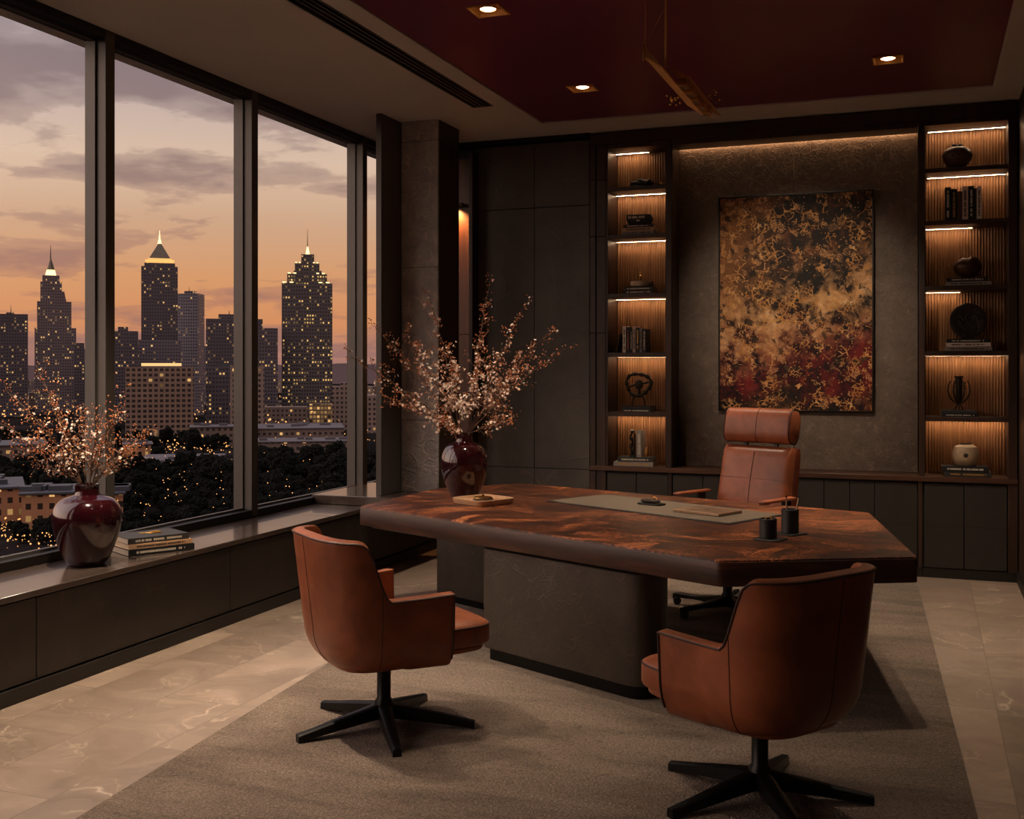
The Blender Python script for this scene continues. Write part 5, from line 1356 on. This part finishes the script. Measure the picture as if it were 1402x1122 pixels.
tower('office_block', 'small office block right of the stone spired tower', 102, 115, 1150, [(102, 115, 470, 'glass_dark', 'body')])
tower('office_block', 'low office block beside the first mullion', 115, 127, 1250, [(115, 124, 478, 'glass_blue', 'body')])
tower('office_block', 'dark office block right of the first mullion', 150, 188, 1050, [(150, 188, 454, 'glass_dark', 'body'), (162, 175, 448, 'glass_dark', 'roof_plant')])
t, pc, d = tower('pyramid_tower', 'tall dark tower with glowing golden pyramid roof', 195, 242, 1100, [(189, 246, 466, 'glass_blue', 'base'), (195, 242, 367, 'glass_dark', 'body'), (199, 238.5, 362, 'glass_dark', 'setback'), (200, 237.5, 357.5, 'crown_light', 'lit_crown')], depth=34)
cone_on(t, pc, d, 204, 233.5, 357, 333, 'copper_roof', 'pyramid_roof', 4, 0.09)
cone_on(t, pc, d, 203.5, 234, 357.4, 355.2, 'crown_light', 'lit_eave', 4, 0.95)
cone_on(t, pc, d, 215.8, 221.2, 334, 328, 'lantern_light', 'lantern', 8, 0.5); mast(t, pc, d, 218.5, 328, 316, 0.7, 'finial', 'lantern_light')
t, pc, d = tower('office_tower', 'grey glass tower behind and right of the pyramid roofed tower', 242, 276, 1180, [(243, 276, 403, 'glass_blue', 'body'), (254, 267, 399, 'glass_dark', 'roof_plant')], -18); mast(t, pc, d, 259, 399, 393)
tower('office_block', 'slim far block peeping right of the grey glass tower', 276, 283, 1500, [(276, 283, 474, 'glass_blue', 'body')])
t, pc, d = tower('office_tower', 'broad dark office tower behind the second mullion', 284, 358, 1080, [(284, 358, 438, 'glass_dark', 'body'), (300, 323, 431, 'glass_dark', 'roof_plant')], depth=40); mast(t, pc, d, 314, 431, 425)
tower('office_block', 'dark office block left of the tall stepped tower', 360, 380, 1000, [(352, 380, 450, 'glass_dark', 'body')])
t, pc, d = tower('stepped_tower', 'tall black stepped tower with golden lantern, dotted with lit windows', 387, 454, 1029, [(387, 454, 390, 'tower_black', 'body'), (394, 447, 377, 'tower_black', 'setback'), (402.5, 440, 372, 'tower_black', 'setback'), (404, 437, 362, 'tower_black', 'setback'), (412.6, 430, 349, 'tower_black', 'crown')])
for a, b_, py in ((387, 454, 389.6), (394, 447, 376.8), (404, 437, 361.6)):
    ww = (b_ - a) / 1502 * d; lt_ = MB(); zc = height(py, d) - GZ
    n_ = 7
    for i in range(n_): 
        if i not in (2, 3, 4): lt_.box(-ww / 2 + ww * i / n_ + 0.6, -ww / 2 + ww * (i + 0.6) / n_, -ww * 0.4 - 0.3, -ww * 0.4 + 0.3, zc, zc + 0.9)
    lt_.build('parapet_lights', 'lantern_light', t)
cone_on(t, pc, d, 418.3, 424, 349, 338, 'lantern_light', 'lantern', 8, 0.3); mast(t, pc, d, 421, 338, 314, 0.45, 'finial')
tower('hotel_block', 'long brown gridded block with lit roof sign below the pyramid roofed tower', 175, 263, 820, [(175, 263, 503, 'concrete_grid', 'body'), (195, 247, 501.5, 'roof_grey', 'roof_plant'), (195, 247, 497.5, 'sign_light', 'lit_sign')], depth=26)
t, pc, d = tower('apartment_tower', 'curved-roof apartment tower half hidden by the second mullion', 284, 352, 840, [(284, 328, 502, 'glass_dark', 'body'), (300, 328, 497, 'roof_slate', 'roof_plant')], depth=24)
tower('apartment_block', 'pale gridded block behind the second mullion', 322, 352, 800, [(316, 361, 500, 'tan_grid', 'body')], depth=20)
tower('podium_building', 'low cream building with lit windows at the foot of the black stepped tower', 360, 418, 930, [(360, 420, 557, 'low_rise', 'body')], depth=30)
tower('lit_podium', 'brightly lit glazed podium of the black stepped tower', 424, 455, 984, [(424, 455.5, 553, 'lit_podium', 'body')], depth=20)
tower('hotel_block', 'pale gridded block right of the black stepped tower', 455, 486, 900, [(455, 490, 529, 'tan_grid', 'body'), (466, 490, 524, 'tan_grid', 'roof_plant')], depth=26)
tower('hotel_block', 'gridded block seen in the narrow last pane beside the column', 500, 530, 860, [(496, 545, 541, 'tan_grid', 'body')], depth=26)
def low(name, label, px0, px1, d, py_top, wall, depth, roof='roof_grey', turn=0):
    pc = (px0 + px1) / 2; x, y = out(T_(pc), d + depth / 2); w = (px1 - px0) / 1502 * d
    t = thing(name, label, 'building', (x, y, GZ), TH - math.atan(T_(pc)) + R(turn)); h = height(py_top, d) - GZ
    n_ = max(1, int(w / depth) + 1)
    for i in range(n_):
        x_, y_ = out(T_(px0 + (px1 - px0) * (i + 0.5) / n_), d + depth / 2); OCC.append((x_, y_, max(depth, w / n_) * 0.6))
    MB().box(-w / 2, w / 2, -depth / 2, depth / 2, 0, h).build('walls', wall, t)
    MB().box(-w / 2 - 0.8, w / 2 + 0.8, -depth / 2 - 0.8, depth / 2 + 0.8, h + 0.01, h + 0.9, 0.2, 1).build('roof', roof, t)
    p_ = MB(); rr = random.Random(int(px0 * 7 + d))
    for _ in range(5):
        ax, ay, s_ = rr.uniform(-w * 0.4, w * 0.4), rr.uniform(-depth * 0.35, depth * 0.35), rr.uniform(1.5, 4)
        p_.box(ax - s_, ax + s_, ay - s_ * 0.7, ay + s_ * 0.7, h + 0.9, h + 2.4)
    p_.build('roof_plant', roof, t)
    return t
low('hospital_building', 'long low grey-roofed building in front of the black stepped tower', 352, 470, 720, 588, 'low_rise', 60)
low('hospital_building', 'second long low building with lit windows nearer than the grey roof', 340, 500, 640, 606, 'low_rise', 30)
low('low_building', 'flat-roofed low building right of the bench blossoms', 186, 300, 520, 640, 'low_rise', 70, 'roof_grey', -8)
low('low_building', 'tan low building with a lit front behind the bench blossoms', 170, 206, 600, 610, 'orange_block', 20)
low('low_building', 'small lit building below the hotel with the roof sign', 262, 345, 700, 586, 'low_rise', 24)
low('brick_building', 'orange-lit brick building with grey roof left of the bench vase', -46, 28, 352, 672, 'orange_block', 34, 'roof_slate', 0)
low('brick_building', 'orange-lit building with bright windows directly behind the bench vase', 40, 104, 340, 678, 'orange_block', 24, 'roof_slate', -8)
low('brick_building', 'narrow orange-lit building right of the bench vase', 150, 168, 345, 678, 'orange_block', 12, 'roof_slate', 0)
low('low_building', 'low warehouse with pale roof at the left edge beyond the blossoms', -30, 60, 560, 612, 'low_rise', 40, 'roof_slate', 0)
# distant mass of town and hills on the horizon
for i, (d_, hh, seed) in enumerate(((3600, 66, 1), (5200, 92, 2))):
    rr = random.Random(seed); pts = []
    n_ = 90
    for k in range(n_ + 1):
        t_ = -0.75 + 0.9 * k / n_; x, y = out(t_, d_); pts.append((x, y, hh * (0.72 + 0.28 * noise.noise(V(k * 0.13, seed * 3.1, 0))) + rr.uniform(0, 5)))
    mb = MB(); b = mb.b; prev = None
    for x, y, h in pts:
        q = 1 + 500 / d_
        cur = [b.verts.new((x, y, GZ)), b.verts.new((x, y, GZ + h)), b.verts.new((x * q, y * q, GZ + h)), b.verts.new((x * q, y * q, GZ))]
        if prev:
            for j in range(3): b.faces.new((prev[j], cur[j], cur[j + 1], prev[j + 1]))
        prev = cur
    o_ = mb.build('distant_ridge', 'far_haze_ridge'); o_['kind'] = 'structure'
# small distant blocks between the towers
rr = random.Random(21)
far = []
for k in range(90):
    px = rr.uniform(-10, 530); d_ = rr.uniform(1250, 2300); w = rr.uniform(14, 40); h = rr.uniform(10, 34)
    x, y = out(T_(px), d_)
    if not free(x, y, w * 0.6): continue
    o_ = MB().box(-w / 2, w / 2, -10, 10, 0, h).build('distant_block', rr.choice(['glass_blue', 'low_rise', 'tan_grid', 'tower_stone']))
    o_.location = (x, y, GZ); o_.rotation_euler = (0, 0, TH + rr.uniform(-0.4, 0.7))
    tag(o_, 'small distant city block in the hazy band below the skyline', 'building', 'distant city blocks')

# park trees
protos = []
for k in range(4):
    rr = random.Random(40 + k); mb = MB()
    mb.tube([(0, 0, 0), (0.1, 0, 3.0)], [0.45, 0.3], 6)
    for q in range(11):
        a = rr.uniform(0, 6.28); rad = rr.uniform(0, 3.0); cz = rr.uniform(3.4, 7.4); s_ = rr.uniform(1.3, 2.3)
        t = bmesh.new(); bmesh.ops.create_icosphere(t, subdivisions=4, radius=1.0)
        for v_ in t.verts:
            n_ = noise.fractal(v_.co * 2.2 + V(q * 3, k * 5, 0), 0.7, 2.3, 5) + 0.35 * rr.uniform(-1, 1)
            v_.co = V(rad * math.cos(a), rad * math.sin(a), cz) + v_.co * s_ * (1 + 0.34 * n_)
        mb._merge(t)
    protos.append(mb.build('tree', 'tree_leaves', None, 15))
rr = random.Random(9)
spots = []
def grove(px0, px1, d0, d1, n, s0=0.8, s1=1.4):
    for _ in range(n):
        spots.append((rr.uniform(px0, px1), rr.uniform(d0, d1), rr.uniform(s0, s1)))
grove(160, 350, 400, 500, 130, 0.9, 1.7)
grove(340, 540, 400, 560, 150, 0.9, 1.7)
grove(170, 290, 545, 600, 30, 0.8, 1.3)
grove(-10, 170, 420, 520, 60, 0.8, 1.4)
grove(-10, 170, 600, 760, 50, 0.8, 1.5)
grove(180, 350, 640, 760, 30, 0.8, 1.4)
grove(20, 230, 300, 335, 40, 0.45, 0.8)
grove(250, 520, 340, 400, 70, 0.7, 1.2)
grove(170, 350, 338, 400, 60, 0.5, 1.0)
i = -1
for (px, d_, s_) in spots:
    x, y = out(T_(px), d_)
    if not free(x, y, 3.2 * s_): continue
    i += 1
    o_ = protos[i] if i < 4 else protos[i % 4].copy()
    if i >= 4: COL.objects.link(o_)
    o_.location = (x, y, GZ - 0.2); o_.rotation_euler = (0, 0, rr.uniform(0, 6.28)); o_.scale = (s_, s_, s_ * rr.uniform(0.8, 1.1))
    tag(o_, 'dark bushy tree in the dusky park below the window', 'tree', 'park trees below the window')
# scattered street and garden lights: nobody could count them
sl = MB(); rr = random.Random(77)
def glints(px0, px1, d0, d1, n, s0, s1, z0=1.0, z1=7.0):
    for _ in range(n):
        px, d_ = rr.uniform(px0, px1), rr.uniform(d0, d1); x, y = out(T_(px), d_); r_ = rr.uniform(s0, s1); z_ = GZ + rr.uniform(z0, z1)
        t = bmesh.new(); bmesh.ops.create_icosphere(t, subdivisions=1, radius=r_)
        bmesh.ops.translate(t, verts=t.verts, vec=(x, y, z_)); sl._merge(t)
glints(-10, 135, 300, 345, 240, 0.08, 0.30, 0.5, 4)
glints(150, 540, 330, 560, 330, 0.07, 0.24, 1, 11)
glints(-10, 540, 560, 800, 420, 0.12, 0.42)
glints(-10, 540, 850, 1700, 600, 0.2, 0.8, 2, 14)
glints(180, 345, 640, 700, 60, 0.2, 0.6)
tag(sl.build('street_lights', 'street_glow', None, 180), 'scattered orange street lights among trees and roofs outside', 'street lights', None, 'stuff')
